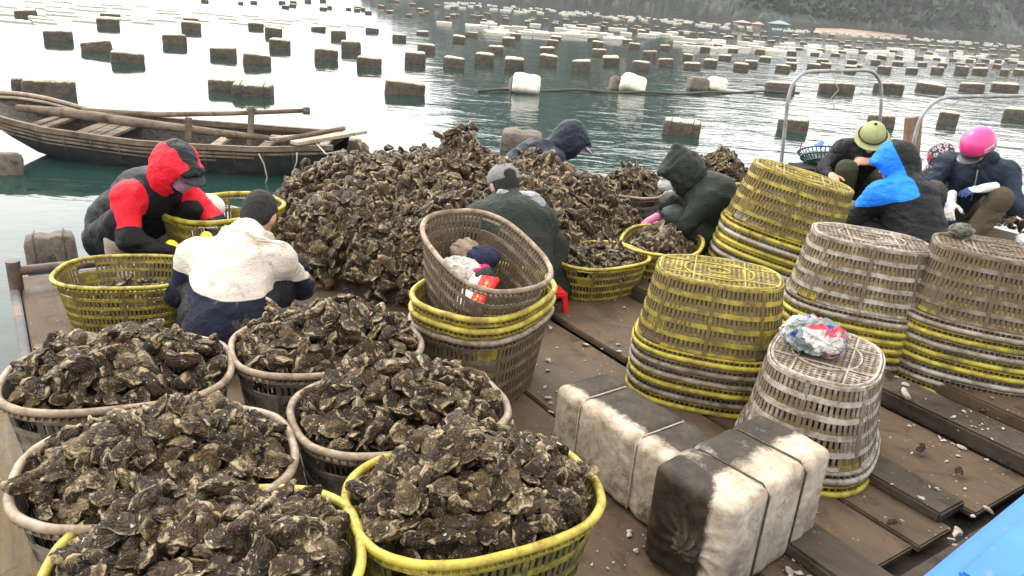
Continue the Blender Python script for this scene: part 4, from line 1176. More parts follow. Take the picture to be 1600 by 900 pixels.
# broken shell bits on the deck
mfr = simple('pale_shell_bits', (0.5, 0.45, 0.38), (0.22, 0.18, 0.14), 30, 0.7, 0.3)
fr = Heap(); rr = np.random.default_rng(8)
zones = [((1500, 690), 60, 26, 90), ((1500, 835), 45, 16, 60), ((1440, 640), 150, 70, 160), ((1300, 800), 140, 90, 140), ((960, 520), 130, 90, 220), ((1000, 850), 90, 50, 90), ((1255, 890), 60, 18, 90), ((1570, 700), 30, 25, 30), ((150, 470), 40, 60, 60), ((40, 760), 40, 90, 60), ((870, 620), 60, 30, 80), ((1480, 760), 60, 40, 50), ((940, 590), 60, 30, 70)]
for (cx_, cy_), sx_, sy_, n in zones:
    for k in range(int(n*.62)):
        p = at(cx_+rr.normal()*sx_*0.7, cy_+rr.normal()*sy_*0.7, 0.0)
        pv = p@Vd; pu = p@U
        zt = 0.0
        if pv > 3.76: zt = 0.074
        elif 3.38 < pv < 3.6 and pu > -2.8: zt = 0.086
        elif 2.72 < pv < 2.9 and -2.1 < pu < -1.02: zt = 0.043
        elif 2.53 < pv < 3.14 and pu < -2.56: zt = 0.029
        elif pv < 0: zt = -0.04
        s = abs(rr.normal())**2*0.006+0.0025+(0.022 if rr.random() < 0.06 else 0)
        fr.add(LO[k % 12], rand_rot(0.25)*s, np.array([p[0], p[1], zt+s*0.2]), rr.random(), 0)
o = fr.build('shell_fragments'); o.data.materials.clear(); o.data.materials.append(mfr)
tag(o, 'scattered pale bits of broken shell on the deck boards', None, None, 'stuff')
# ------------------------------------------------------------------ wooden boat
def build_boat():
    bx = empty('wooden_boat', (-4.3, 9.0, WATER), (0, 0, 0), 'old tarred wooden rowing boat with its upturned end at left, moored beyond the raft', 'boat')
    O = np.array([-4.3, 9.0, WATER])
    def P(s):
        x = -6.3+(4.15)*s; yc = 8.92+0.13*s
        hw = np.interp(s, [0, .04, .12, .25, .45, .65, .85, 1.0], [0.18, .30, .45, .57, .64, .64, .56, .42])
        gz = np.interp(s, [0, .06, .14, .25, .5, .8, 1.0], [0.08, .05, .0, -.05, -.10, -.09, -.04])
        kz = np.interp(s, [0, .08, .2, .4, .8, .93, 1.0], [0.18, -.16, -.42, -.60, -.60, -.44, -.24])
        return x, yc, hw, gz, kz
    ns = 40; prof = [(-1, 1), (-.99, .78), (-.94, .5), (-.80, .2), (-.5, .04), (0, 0), (.5, .04), (.80, .2), (.94, .5), (.99, .78), (1, 1)]
    def hullgrid(inset):
        V = []
        for i in range(ns+1):
            x, yc, hw, gz, kz = P(i/ns); hw -= inset; kz += inset
            for a, b in prof: V.append((x-O[0], yc+a*hw-O[1], kz+(gz-kz)*b-O[2]))
        return V
    n = len(prof); Vo = hullgrid(0); Vi = hullgrid(0.03); F = []
    for i in range(ns):
        for k in range(n-1):
            F.append((i*n+k, i*n+k+1, (i+1)*n+k+1, (i+1)*n+k))
            o = (ns+1)*n; F.append((o+i*n+k, o+(i+1)*n+k, o+(i+1)*n+k+1, o+i*n+k+1))
    o = (ns+1)*n
    for e in (0, ns): 
        F.append(tuple(e*n+k for k in range(n))); F.append(tuple(o+e*n+k for k in range(n))[::-1])
    for i in range(ns):
        for k in (0, n-1): F.append((i*n+k, (i+1)*n+k, o+(i+1)*n+k, o+i*n+k))
    me = mesh_from('hull', Vo+Vi, F, True); me.materials.append(M['tar']); me.materials.append(M['weave'])
    mi = np.zeros(len(me.polygons), dtype=np.int32)
    mi[[i for i in range(2*ns*(n-1)) if i % 2 == 1]] = 1; me.polygons.foreach_set('material_index', mi)
    link('hull', me, None, bx)
    def line(side, dz, off, s0=0, s1=1, m_=40):
        out = []
        for i in range(m_+1):
            s = s0+(s1-s0)*i/m_; x, yc, hw, gz, kz = P(s)
            f = 1+dz/max(gz-kz, .1)
            ww = np.interp(f, [0, .2, .5, .78, 1], [.5, .80, .94, .99, 1.0])
            out.append(np.array([x, yc+side*(hw*ww+off), gz+dz])-O)
        return out
    for s, nm in ((-1, 'near'), (1, 'far')):
        q = MB(); L_ = line(s, 0.0, 0.012, 0.0, 1.0)
        for a, b in zip(L_[:-1], L_[1:]): q.beam(a, b+(b-a)*0.02, 0.05, 0.055)
        q.build('gunwale', M['boatwood'], bx)
        q = MB()
        q.tube(line(s, -0.065, 0.010, 0.04, 0.99), 0.018, 7); q.tube(line(s, -0.105, 0.010, 0.06, 0.8), 0.016, 7); q.tube(line(s, -0.15, 0.008, 0.08, 0.7), 0.010, 7)
        for i in range(3, 38, 3):
            p = line(s, 0.02, 0.02, i/40, i/40+.001, 1)[0]; p2 = line(s, -0.20, 0.03, i/40, i/40+.001, 1)[0]
            q.tube([p, (p+p2)/2+[0, s*.02, 0], p2], 0.006, 5)
        q.build('rubbing_strake', M['boatwood'], bx, True)
    for s_, w_ in ((0.17, .10), (0.20, .10), (0.30, .14), (.335, .14), (.37, .12), (.66, .11), (.79, .12), (.95, .10)):
        x, yc, hw, gz, kz = P(s_); q = MB()
        q.box((x-O[0], yc-O[1], gz-0.055-O[2]), (w_*1.05, 2*hw-0.05, 0.035), ((math.cos(.12), math.sin(.12), 0), (-math.sin(.12), math.cos(.12), 0), (0, 0, 1)), 0, .005)
        q.build('thwart', M['palewood'] if s_ > .6 else M['boatwood'], bx)
    q = MB(); q.beam(np.array([-2.95, 8.9, -.05])-O, np.array([-2.2, 9.5, -.03])-O, 0.12, 0.03); q.build('stern_board', M['palewood'], bx)
    q = MB(); q.beam(np.array([-2.55, 8.5, .0])-O, np.array([-1.95, 9.35, .04])-O, 0.13, 0.035); q.build('stern_board', M['palewood'], bx)
    q = MB(); q.tube([np.array([-2.75, 8.55, .0])-O, np.array([-2.2, 9.4, .05])-O], 0.03, 8); q.build('stern_board', M['boatwood'], bx, True)
    # shelf board along the far side
    q = MB(); q.beam(np.array([-5.9, 9.25, .01])-O, np.array([-2.25, 9.55, -.03])-O, 0.07, 0.04); q.beam(np.array([-3.5, 9.0, -.09])-O, np.array([-2.4, 9.2, -.09])-O, 0.05, .04); q.build('stringer', M['boatwood'], bx)
    # split log lying along the inside
    q = MB(); pts = [np.array([-5.85, 8.85, .08])-O, np.array([-5.3, 8.85, .07])-O, np.array([-4.5, 8.85, .02])-O, np.array([-3.6, 8.9, -.03])-O, np.array([-2.9, 8.95, -.06])-O]
    q.tube(pts, [.04, .055, .055, .045, .03], 10); q.build('long_pole', M['boatwood'], bx, True)
    # raised end with bent bamboo rail and woven side
    A = [P(s) for s in np.linspace(0, .22, 12)]
    top = [np.array([a[0]+.02, a[1]+a[2]*0.9, a[3]+.02+.11*math.sin(math.pi*min(1, (1-i/11)*0.55+.12))]) for i, a in enumerate(A)]
    q = MB(); q.tube([t-O for t in top]+[np.array([-5.0, 9.5, .01])-O], .024, 8); q.tube([t-O-np.array([0, .02, .05]) for t in top], .02, 7); q.build('bow_rail', M['palewood'], bx, True)
    V = []
    for a, t in zip(A, top): V += [tuple(np.array([a[0], a[1]+a[2]-.01, a[3]-.03])-O), tuple(t-O), tuple(np.array([a[0], a[1]+a[2]+.02, a[3]-.03])-O), tuple(t-O+np.array([0, .03, 0]))]
    F = []
    for i in range(11): F += [(i*4, i*4+1, i*4+5, i*4+4), (i*4+2, i*4+6, i*4+7, i*4+3)]
    link('woven_side', mesh_from('woven_side', V, F, True), M['weave'], bx)
    # oar post and oar
    pp = atY(389, 226, 8.95); q = MB(); q.beam(pp-O-np.array([0, 0, .12]), atY(393, 170, 8.95)-O, 0.055, 0.06, (0, 1, 0)); q.box(atY(393, 171, 8.95)-O, (.1, .09, .07), None, 0, .02); q.build('oar_post', M['boatwood'], bx)
    pp2 = atY(293, 205, 8.6); q = MB(); q.beam(pp2-O-np.array([0, 0, .1]), atY(295, 192, 8.6)-O+np.array([0, 0, 0.06]), 0.06, 0.05, (0, 1, 0)); q.build('thole_pin', M['boatwood'], bx)
    q = MB(); a, b, c = atY(130, 174, 9.4), atY(245, 179, 9.3), atY(474, 173, 9.0)
    q.tube([a-O, b-O, (b+c)/2-O+[0, 0, -.01], c-O], [.045, .035, .028, .026], 9); q.tube([c-O, c-O+np.array([.07, 0, 0])], .045, 9); q.build('oar', M['boatwood'], bx, True)
    q = MB(); a = atY(404, 240, 8.2)-O; q.tube([a, a+[.06, -.02, -.1], a+[.09, -.02, -.25], a+[.05, -.02, -.38]], .007, 5)
    a = atY(464, 238, 8.25)-O; q.tube([a, a+[0, -.02, -.1], a+[-.03, -.02, -.18], a+[.1, 0, -.3]], .008, 5)
    a = atY(495, 225, 8.6); b = np.array([-1.55, 6.6, .35]); q.tube([a-O, (a*.6+b*.4)-O-[0, 0, .08], b-O], .008, 5)
    q.build('mooring_rope', M['rope'], bx, True)
build_boat()

# ------------------------------------------------------------------ wrapped foam blocks on the deck
def foamwrap_mat():
    m, t, b = new_mat('dirty_white_wrapping')
    v = coords(t, 'Object'); a = attr(t, 'grime').outputs['Fac']
    n1 = noise(t, v, 9, 9, 0.8, 0.4); n2 = noise(t, v, 45, 5, 0.75); n4 = noise(t, v, 2.6, 4, .6, .4)
    white = mix(t, ramp(t, n1, 0.36, 0.64), (0.56, 0.48, 0.37), (0.24, 0.185, 0.13))
    white = mix(t, ramp(t, n2, 0.58, 0.68, 0, .6), white, (0.25, 0.2, 0.14))
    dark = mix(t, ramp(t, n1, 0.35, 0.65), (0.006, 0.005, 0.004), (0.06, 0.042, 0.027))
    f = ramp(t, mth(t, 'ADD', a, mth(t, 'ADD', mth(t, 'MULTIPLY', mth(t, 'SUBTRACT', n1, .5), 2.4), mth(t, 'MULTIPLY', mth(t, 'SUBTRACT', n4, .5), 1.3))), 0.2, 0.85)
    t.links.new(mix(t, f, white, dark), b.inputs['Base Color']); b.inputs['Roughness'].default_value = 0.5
    b.inputs['Specular IOR Level'].default_value = 0.22
    bump(t, b, mth(t, 'ADD', mth(t, 'MULTIPLY', n1, 1.0), mth(t, 'MULTIPLY', n2, .4)), 0.5, 0.012)
    return m
M['wrap'] = foamwrap_mat()
def foam_block(c0, dirv, L_, Wd, Hh, label, grime, straps, knot=False, seed=1):
    """c0 = near bottom corner start, dirv along length, body extends to the left-normal"""
    d = np.array([dirv[0], dirv[1]]); d /= np.linalg.norm(d); yaw = math.atan2(d[1], d[0])
    nrm = np.array([-d[1], d[0]])
    c = np.array(c0)+d*L_/2+nrm*Wd/2
    e = empty('foam_block', (c[0], c[1], 0.0), (0, 0, yaw), label, 'foam block', 'wrapped foam blocks on the deck')
    def f(P):
        q = P.copy()
        D = sd_box(q, (0, 0, Hh/2), (L_/2, Wd/2, Hh/2), 0.035)
        for s in straps: D = D+0.008*np.exp(-((P[:, 0]-s)/0.012)**2)-0.004*np.exp(-((np.abs(P[:, 0]-s)-.05)/0.03)**2)
        D += 0.0035*wnoise(P, 13, seed)+0.0018*wnoise(P, 34, seed+5)
        if knot:
            r = np.hypot(P[:, 1]+.02, P[:, 2]-Hh*.42); an = np.arctan2(P[:, 2]-Hh*.42, P[:, 1]+.02)
            w = np.clip((-P[:, 0]-L_/2+0.05)/0.05, 0, 1)
            D += w*(0.011*np.abs(np.sin(an*6.5+2*np.sin(r*20)))*np.exp(-(r/0.14)**2)-0.03*np.exp(-(r/0.045)**2))
        return D
    sdf_object('wrapped_foam', f, (-L_/2-.06, -Wd/2-.04, -.02), (L_/2+.04, Wd/2+.04, Hh+.04), 0.006, M['wrap'], e, {'grime': lambda V: grime(V)})
    for s in straps:
        q = MB(); y, z = Wd/2-.002, Hh-.002
        pts = [np.array([s, -y, 0.02]), np.array([s, -y, z-.03]), np.array([s, -y+.03, z]), np.array([s, y-.03, z]), np.array([s, y, z-.03]), np.array([s, y, .02])]
        q.tube(pts, 0.0035, 5, False); q.build('string', M['rope'] if seed == 1 else M['darkrope'], e, True)
    if knot:
        def kf(P):
            r = np.linalg.norm((P-[-L_/2-.012, -.02, Hh*.42])/[0.6, 1, 1], axis=1); an = np.arctan2(P[:, 2]-Hh*.42, P[:, 1]+.02)
            return (r-.045+.008*np.sin(an*9+P[:, 0]*90)+.005*wnoise(P, 60, 3))*.7
        sdf_object('knot', kf, (-L_/2-.09, -.1, Hh*.42-.08), (-L_/2+.05, .06, Hh*.42+.08), .004, M['wrap'], e, {'grime': lambda V: np.full(len(V), 1.2)})
    return e
HA, HB_ = 0.31, 0.36
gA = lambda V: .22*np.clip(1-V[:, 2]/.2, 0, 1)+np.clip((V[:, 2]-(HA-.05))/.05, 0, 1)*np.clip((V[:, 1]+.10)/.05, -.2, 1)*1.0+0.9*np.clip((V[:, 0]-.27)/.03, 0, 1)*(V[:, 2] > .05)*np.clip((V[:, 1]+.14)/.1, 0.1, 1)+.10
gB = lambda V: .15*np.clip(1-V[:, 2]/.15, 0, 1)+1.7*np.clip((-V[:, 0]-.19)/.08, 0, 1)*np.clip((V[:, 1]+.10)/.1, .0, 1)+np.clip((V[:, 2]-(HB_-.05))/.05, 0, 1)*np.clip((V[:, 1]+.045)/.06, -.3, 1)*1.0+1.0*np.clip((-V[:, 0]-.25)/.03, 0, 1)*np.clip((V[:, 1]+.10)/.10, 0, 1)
a0, a1 = at(868, 600, HA), at(1050, 722, HA)
foam_block(a0[:2], (a1-a0)[:2], np.linalg.norm(a1-a0)+.02, 0.27, HA, 'long dirty white wrapped foam block, the left one, tied twice with string', gA, (-.17, .13), False, 1)
b0, b1 = at(1148, 800, HB_), at(1300, 704, HB_)
foam_block(b0[:2], (b1-b0)[:2], np.linalg.norm(b1-b0)+.03, 0.30, HB_, 'white wrapped foam block with a black gathered knot on its end, the right one', gB, (-.10, .12), True, 2)

# blue boat edge at the lower right
def blue_edge():
    a, b = at(1612, 770, 0.30), at(1440, 912, 0.30); d = b-a; d /= np.linalg.norm(d); n_ = np.array([-d[1], d[0], 0]); n_ = n_ if n_[0] > 0 else -n_
    a = a-d*1.2; b = b+d*0.9
    m = simple('blue_painted_hull', (0.012, 0.13, 0.50), (0.02, 0.17, 0.58), 3, 0.38, 0.12, 0.004, c3=(0.13, 0.20, 0.30), s3=7, a3=.58, b3=.70)
    e = empty('blue_boat', tuple((a+b)/2), (0, 0, 0), 'bright blue painted boat gunwale cutting across the lower right corner', 'boat')
    q = MB(); c = (a+b)/2; Lb = np.linalg.norm(b-a)
    q.box(n_*0.10-np.array([0, 0, 0.03]), (Lb, 0.24, 0.06), (d, n_, (0, 0, 1)), 0, 0.02); o = q.build('gunwale', m, e); smooth_angle(o)
    q = MB(); q.box(n_*0.10-np.array([0, 0, 0.36]), (Lb, 0.10, 0.62), (d, n_, (0, 0, 1)), 0, 0.01); q.build('hull_side', m, e)
    q = MB(); q.box(n_*0.10+d*0.1+np.array([0, 0, 0.004]), (.62, 0.12, 0.02), (d, n_, (0, 0, 1)), 0, 0.008); o = q.build('patch_board', m, e)
blue_edge()

# ------------------------------------------------------------------ people
SKIN = simple('skin', (0.42, 0.24, 0.16), (0.50, 0.30, 0.21), 14, 0.5, 0.15, 0.002)
HAIR = simple('black_hair', (0.003, 0.0027, 0.0026), (0.010, 0.008, 0.007), 60, 0.75, 0.9, 0.01, stretch=(1, 1, .2))
def hand_prims(w, d, nrm, side, curl=0.5, s=1.0, k=0.012):
    """w wrist, d pointing direction, nrm palm-side normal, side +1 thumb to cross(d,nrm)"""
    w = np.array(w, float); d = np.array(d, float); d /= np.linalg.norm(d); nrm = np.array(nrm, float); nrm -= d*(nrm@d); nrm /= np.linalg.norm(nrm)
    x = np.cross(d, nrm)*side; P = []
    pc = w+d*0.048*s
    P.append(('e', pc, (0.042*s, 0.050*s, 0.018*s), (x, d, nrm)))
    P.append(('c', w-d*.02, w+d*.02*s, .027*s, .027*s, .02))
    for i, (o, L_) in enumerate(((.030, .070), (.010, .080), (-.010, .074), (-.029, .058))):
        p = w+d*0.082*s+x*o*s; dd = d+x*o*2.0; dd /= np.linalg.norm(dd); r = (.0095, .0098, .0092, .0082)[i]*s
        c = curl*(1+.12*i)
        for seg, f in enumerate((.45, .32, .25)):
            dd = dd*math.cos(c*.75)+nrm*math.sin(c*.75); dd /= np.linalg.norm(dd); q = p+dd*L_*f*s
            P.append(('c', p, q, r*(1-.08*seg), r*(1-.08*(seg+1)), .006)); p = q
    p = w+d*0.022*s+x*.030*s; dd = d*.62+x*.7+nrm*.35; dd /= np.linalg.norm(dd)
    for f in (.036, .030, .024):
        q = p+dd*f*s; P.append(('c', p, q, .0115*s, .0105*s, .008)); p = q; dd = dd*.88+nrm*curl*.3+d*.3; dd /= np.linalg.norm(dd)
    return P
DEF = dict(pel=(0, -.06, .23), che=(0, .14, .56), nek=(0, .24, .66), hed=(0, .34, .76), shL=(-.185, .17, .585), shR=(.185, .17, .585), elL=(-.27, .25, .36), elR=(.27, .25, .36),
           haL=(-.12, .46, .27), haR=(.12, .46, .27), hiL=(-.10, -.04, .20), hiR=(.10, -.04, .20), knL=(-.19, .33, .43), knR=(.19, .33, .43), anL=(-.14, .10, .09), anR=(.14, .10, .09), toL=(-.16, .29, .035), toR=(.16, .29, .035))
class Person:
    def __init__(s, head_px, Y, yaw, label, joints=None, gaze=(0, .8, -.6), group=None, ground=0.0, h=0.0105, bare_hands=False, hands=None):
        s.J = {k: np.array(v, float) for k, v in DEF.items()}
        for k, v in (joints or {}).items(): s.J[k] = np.array(v, float)
        hp = atY(head_px[0], head_px[1], Y); sz = (hp[2]-ground)/s.J['hed'][2]; s.sz = sz
        for k in s.J:
            if k[:2] not in ('an', 'to'): s.J[k][2] *= sz
        fw = np.array([-math.sin(yaw), math.cos(yaw)]); rt = np.array([math.cos(yaw), math.sin(yaw)])
        hl = s.J['hed']; org = hp[:2]-fw*hl[1]-rt*hl[0]
        s.e = empty('person', (org[0], org[1], ground), (0, 0, yaw), label, 'person', 'workers sorting oysters on the raft')
        g = np.array(gaze, float); g /= np.linalg.norm(g); s.g = g
        r = np.cross(g, [0, 0, 1.0]); r /= np.linalg.norm(r); u = np.cross(r, g); s.ax = (r, g, u)   # right, forward, up
        print('person', label[:40], 'sz', round(sz, 2), 'org', org.round(2))
    def H(s, x, y, z): return s.J['hed']+s.ax[0]*x+s.ax[1]*y+s.ax[2]*z
    def box(s, pr):
        lo = np.full(3, 1e9); hi = -lo
        for p in pr:
            if p[0] == 'c':
                for a, r in ((p[1], p[3]), (p[2], p[4])): lo = np.minimum(lo, np.array(a)-r); hi = np.maximum(hi, np.array(a)+r)
            else:
                r = max(p[2]); lo = np.minimum(lo, np.array(p[1])-r); hi = np.maximum(hi, np.array(p[1])+r)
        return lo-.03, hi+.03
    def body(s, h=0.0085, hands=()):
        J = s.J; pr = [('c', J['pel'], J['che'], .125, .115), ('c', J['shL'], J['shR'], .06, .06), ('c', J['che'], J['nek'], .09, .055), ('c', J['nek'], s.H(0, -.03, -.05), .052, .05)]
        pr += [('e', s.H(0, -.01, .025), (.074, .092, .100), s.ax), ('e', s.H(0, .022, -.04), (.056, .066, .062), s.ax)]
        for q in 'LR':
            pr += [('c', J['sh'+q], J['el'+q], .046, .036), ('c', J['el'+q], J['ha'+q], .036, .024), ('c', J['hi'+q], J['kn'+q], .075, .052), ('c', J['kn'+q], J['an'+q], .05, .034), ('c', J['an'+q], J['to'+q], .035, .028)]
        pr += [('c', s.H(0, .082, .02), s.H(0, .104, -.018), .009, .014, .012), ('e', s.H(0, .082, -.052), (.024, .012, .008), s.ax), ('e', s.H(0, .088, -.075), (.02, .012, .014), s.ax)]
        for sx in (-1, 1):
            pr += [('e', s.H(sx*.075, -.005, .0), (.012, .022, .034), s.ax), ('c', s.H(sx*.012, .082, .038), s.H(sx*.05, .072, .036), .010, .008, .012), ('e', s.H(sx*.03, .075, .012), (.013, .010, .010), s.ax)]
        for hp in hands: pr += hp
        lo, hi = s.box(pr); lo[2] = max(lo[2], .0)
        f0 = prims_sdf(pr, .022)
        return sdf_object('body', f0, lo, hi, h, SKIN, s.e, relax=0 if hands else 1)
    def garment(s, name, pr, mat, h=0.011, k=.045, wr=.007, ws=11, zones=None, cut=None, seed=0, minz=0.0):
        f0 = prims_sdf(pr, k)
        def f(P):
            D = f0(P)+wr*.8*wnoise(P*[1, 1, 1.25], ws, seed)+wr*.4*wnoise(P, ws*2.4, seed+7)+wr*1.5*(np.abs(wnoise(P*[1, 1, 2.0], ws*.55, seed+3))-.35)
            if cut is not None: D = cut(P, D)
            return D
        lo, hi = s.box(pr); lo[2] = max(lo[2], minz)
        return sdf_object(name, f, lo, hi, h, mat, s.e, zones)
    def jacket(s, mat, puff=1.0, zones=None, long=0.0, h=.011, wr=.008, ws=11, seed=0, cuff=.042, extra=(), k=.05):
        J = s.J; b = puff
        pr = [('c', J['pel']+[0, -.01, .04], J['che'], .175*b, .165*b), ('c', J['shL']+[.03, 0, 0], J['shR']-[.03, 0, 0], .092*b, .092*b), ('c', J['che'], J['nek'], .13*b, .088*b)]
        for q in 'LR': pr += [('c', J['sh'+q], J['el'+q], .078*b, .060*b), ('c', J['el'+q], J['el'+q]*.18+J['ha'+q]*.82, .060*b, cuff)]
        pr += list(extra)
        return s.garment('jacket', pr, mat, h, k, wr, ws, zones, None, seed, .03)
    def trousers(s, mat, wr=.007, seed=3, r=1.0, low=.15):
        J = s.J; pr = [('c', J['hiL'], J['hiR'], .125, .125)]
        for q in 'LR': pr += [('c', J['hi'+q], J['kn'+q], .112*r, .088*r), ('c', J['kn'+q], J['an'+q]+[0, 0, low-.09], .088*r, .075*r)]
        return s.garment('trousers', pr, mat, .011, .03, wr, 12, None, None, seed, .02)
    def boots(s, mat, tall=.26):
        for q in 'LR':
            a = s.J['an'+q]; t = s.J['to'+q]; kn = s.J['kn'+q]; up_ = a+(kn-a)*min(1, tall/np.linalg.norm(kn-a))
            s.garment('boot', [('c', a+[0, 0, -.02], up_, .058, .088, .03), ('c', a-[0, 0, .04], t, .048, .046, .03)], mat, .009, .03, .003, 14, None, None, 5, 0.0)
    def gloves(s, mat, specs, h=.0045):
        for (w, d, n_, side, curl) in specs:
            w = np.array(w, float)
            pr = hand_prims(w, d, n_, side, curl, 1.12); dd = np.array(d, float); dd /= np.linalg.norm(dd)
            pr.append(('c', w-dd*.07, w, .036, .031, .02))
            f0 = prims_sdf(pr, .008); lo, hi = s.box(pr)
            sdf_object('glove', lambda P: f0(P)+.0012*wnoise(P, 60, 1), lo, hi, h, mat, s.e, {'z1': lambda V, w=w, dd=dd, n_=np.array(n_, float): (V-w)@n_-.024}, relax=1)
    def hood(s, mat, zones=None, size=1.0, peak=0.0, h=.009, fold=.006, down=-.35, open_=.085, back=0.0):
        def f(P):
            q = (P-s.J['hed'])@np.array(s.ax).T
            z = q[:, 2]; y = q[:, 1]
            outer = sd_ell(P, s.H(0, -.018, .018), (.112*size, .135*size, .14*size), s.ax)
            outer = smin(outer, sd_cap(P, s.H(0, -.03, -.05), s.J['nek'], .105*size, .10), .05)
            if peak: outer = smin(outer, sd_cap(P, s.H(0, -.02, .07), s.H(0, -.035, .07+peak), .075, .025), .06)
            outer = smin(outer, sd_ell(P, s.H(0, .085*size, .075), (.085*size, .055, .035), s.ax), .03)
            outer = outer+fold*wnoise(P, 13, 2)+fold*.5*wnoise(P, 30, 4)+fold*1.8*(np.abs(wnoise(P, 15, 6))-.35)
            inner = sd_ell(P, s.H(0, -.01, .012), (.094*size, .118*size, .12*size), s.ax)
            inner = np.minimum(inner, sd_ell(P, s.H(0, .13, -.022), (open_, .13, .092), s.ax))
            return smax(outer, -inner, .012)
        c = s.J['hed']; lo = c-.30; hi = c+.30; hi[2] += peak
        return sdf_object('hood', f, lo, hi, h, mat, s.e, zones)
    def dome(s, name, mat, c, r, cutz, h=.006, zones=None, extra=None):
        """half ellipsoid shell in head frame"""
        def f(P):
            q = (P-s.J['hed'])@np.array(s.ax).T
            d = sd_ell(P, s.H(*c), r, s.ax); d = smax(d, cutz-q[:, 2]+0*q[:, 0], .004)
            if extra: d = extra(P, q, d)
            return d
        cc = s.J['hed']; return sdf_object(name, f, cc-.26, cc+.26, h, mat, s.e, zones)
    def hair(s):
        def f(P):
            q = (P-s.J['hed'])@np.array(s.ax).T
            d = sd_ell(P, s.H(0, -.018, .04), (.084, .100, .098), s.ax)+.004*wnoise(P*[1, 1, .6], 60, 3)
            d = smin(d, sd_ell(P, s.H(0, -.055, -.02), (.07, .05, .06), s.ax), .03)
            return smax(d, q[:, 1]-.055-.25*(q[:, 2]-.06)*(q[:, 2] > .06), .01)
        cc = s.J['hed']; return sdf_object('hair', f, cc-.2, cc+.2, .006, HAIR, s.e)

def hz(s, fn):     # zone function evaluated in head coordinates
    return lambda V: fn(*(((V-s.J['hed'])@np.array(s.ax).T).T))
BLACK = (0.006, 0.0065, 0.009); DARK = (0.016, 0.018, 0.024)
BOOT = simple('pale_rubber_boot', (0.38, 0.30, 0.24), (0.48, 0.40, 0.33), 8, 0.45, 0.15)
NAVYT = cloth('black_trousers', [BLACK], 0.6)
GLY = simple('yellow_rubber_glove', (0.72, 0.60, 0.03), (0.80, 0.68, 0.05), 8, 0.35, 0.1)
GLW = cloth('white_knit_glove', [(0.72, 0.70, 0.68), (0.05, 0.08, 0.2)], 0.9, .3, (0.35, .32, .3), (.6, .75))
GLP = simple('pink_glove', (0.75, 0.12, 0.28), (0.8, 0.2, 0.35), 8, 0.5, 0.1)

# 1. squatting worker in red and black, facing right
p = Person((277, 266), 4.15, R(-116), 'squatting person in a red and black hooded jacket and yellow gloves, at the left', dict(hed=(0, .50, .74), nek=(0, .40, .66), che=(0, .22, .53), shL=(-.19, .30, .56), shR=(.19, .30, .56), elL=(-.26, .46, .36), elR=(.27, .40, .33), haL=(-.06, .66, .27), haR=(.10, .60, .25), knL=(-.2, .36, .43), knR=(.22, .30, .42)), (0.0, .85, -.55))
p.body(); RED = (0.70, 0.012, 0.03)
p.jacket(cloth('red_black_shell', [BLACK, RED], 0.55, .4), .97, {'z1': lambda V, p=p: np.minimum(np.minimum(.118-np.minimum(sd_cap(V, p.J['shR'], p.J['shR']*.68+p.J['elR']*.32, 0, 0), sd_cap(V, p.J['shL'], p.J['shL']*.35+p.J['elL']*.65, 0, 0)), np.abs(V[:, 0])-.115), V[:, 1]-p.J['shR'][1]+.05+.3*(p.J['shR'][2]-V[:, 2]))}, seed=1)
p.hood(cloth('red_black_hood', [DARK, RED], 0.55, .4), {'z1': hz(p, lambda x, y, z: np.minimum(np.abs(x)-.036-.02*(z > .12), .10-y+.0*z))}, 1.03)
p.trousers(NAVYT); p.boots(BOOT, .22)
w1, w2 = p.J['haR'], p.J['haL']
p.gloves(GLY, [(w1, (-.2, .75, -.5), (-.3, -.3, -1), 1, .5), (w2, (.2, .75, -.5), (.3, -.3, -1), -1, .5)])
p.dome('cap_brim', cloth('dark_cap', [(0.04, .04, .045)], .8), (0, .10, .045), (.075, .085, .018), -.5)
def maskf(P, p=p):
    return sd_ell(P, p.H(0, .062, -.035), (.062, .055, .05), p.ax)
c = p.J['hed']; sdf_object('face_mask', maskf, c-.17, c+.17, .006, simple('mauve_face_mask', (0.45, .25, .35), (0.28, .10, .18), 70, .8, .2), p.e)

# 2. crouching worker with the white and navy back
p = Person((405, 340), 3.74, R(6), 'person seen from behind in a stained white and navy jacket, black hair', dict(hed=(0.06, .40, .60), nek=(0.03, .27, .53), che=(0, .13, .42), pel=(0, -.05, .16), shL=(-.20, .18, .445), shR=(.20, .18, .445), elL=(-.29, .20, .22), elR=(.28, .30, .25), haL=(-.16, .40, .15), haR=(.15, .48, .17), knL=(-.22, .33, .33), knR=(.22, .33, .33)), (0.15, .75, -.65))
p.body(); NAVY = (0.008, 0.011, 0.027)
p.jacket(cloth('white_navy_jacket', [NAVY, (0.60, 0.54, 0.47)], 0.75, .3, (0.20, .14, .09), (.52, .66)), 1.02, {'z1': lambda V, p=p: V[:, 2]-.355*p.sz+.10*V[:, 0]+.0*np.cos(V[:, 0]*6)}, wr=.009, seed=2, extra=[('c', p.J['pel']+[0, -.01, -.04], p.J['che']-[0, 0, .05], .21, .19)])
p.garment('collar', [('c', p.J['nek']+[-.09, -.03, .015], p.J['nek']+[.09, -.03, .0], .045, .045), ('c', p.J['nek']+[-.06, -.06, .0], p.J['nek']+[.07, -.06, -.01], .04, .04)], cloth('grey_collar', [(0.42, .37, .32)], .8, .5, (.2, .15, .1)), .008, .03, .006, 18)
p.trousers(NAVYT); p.hair()

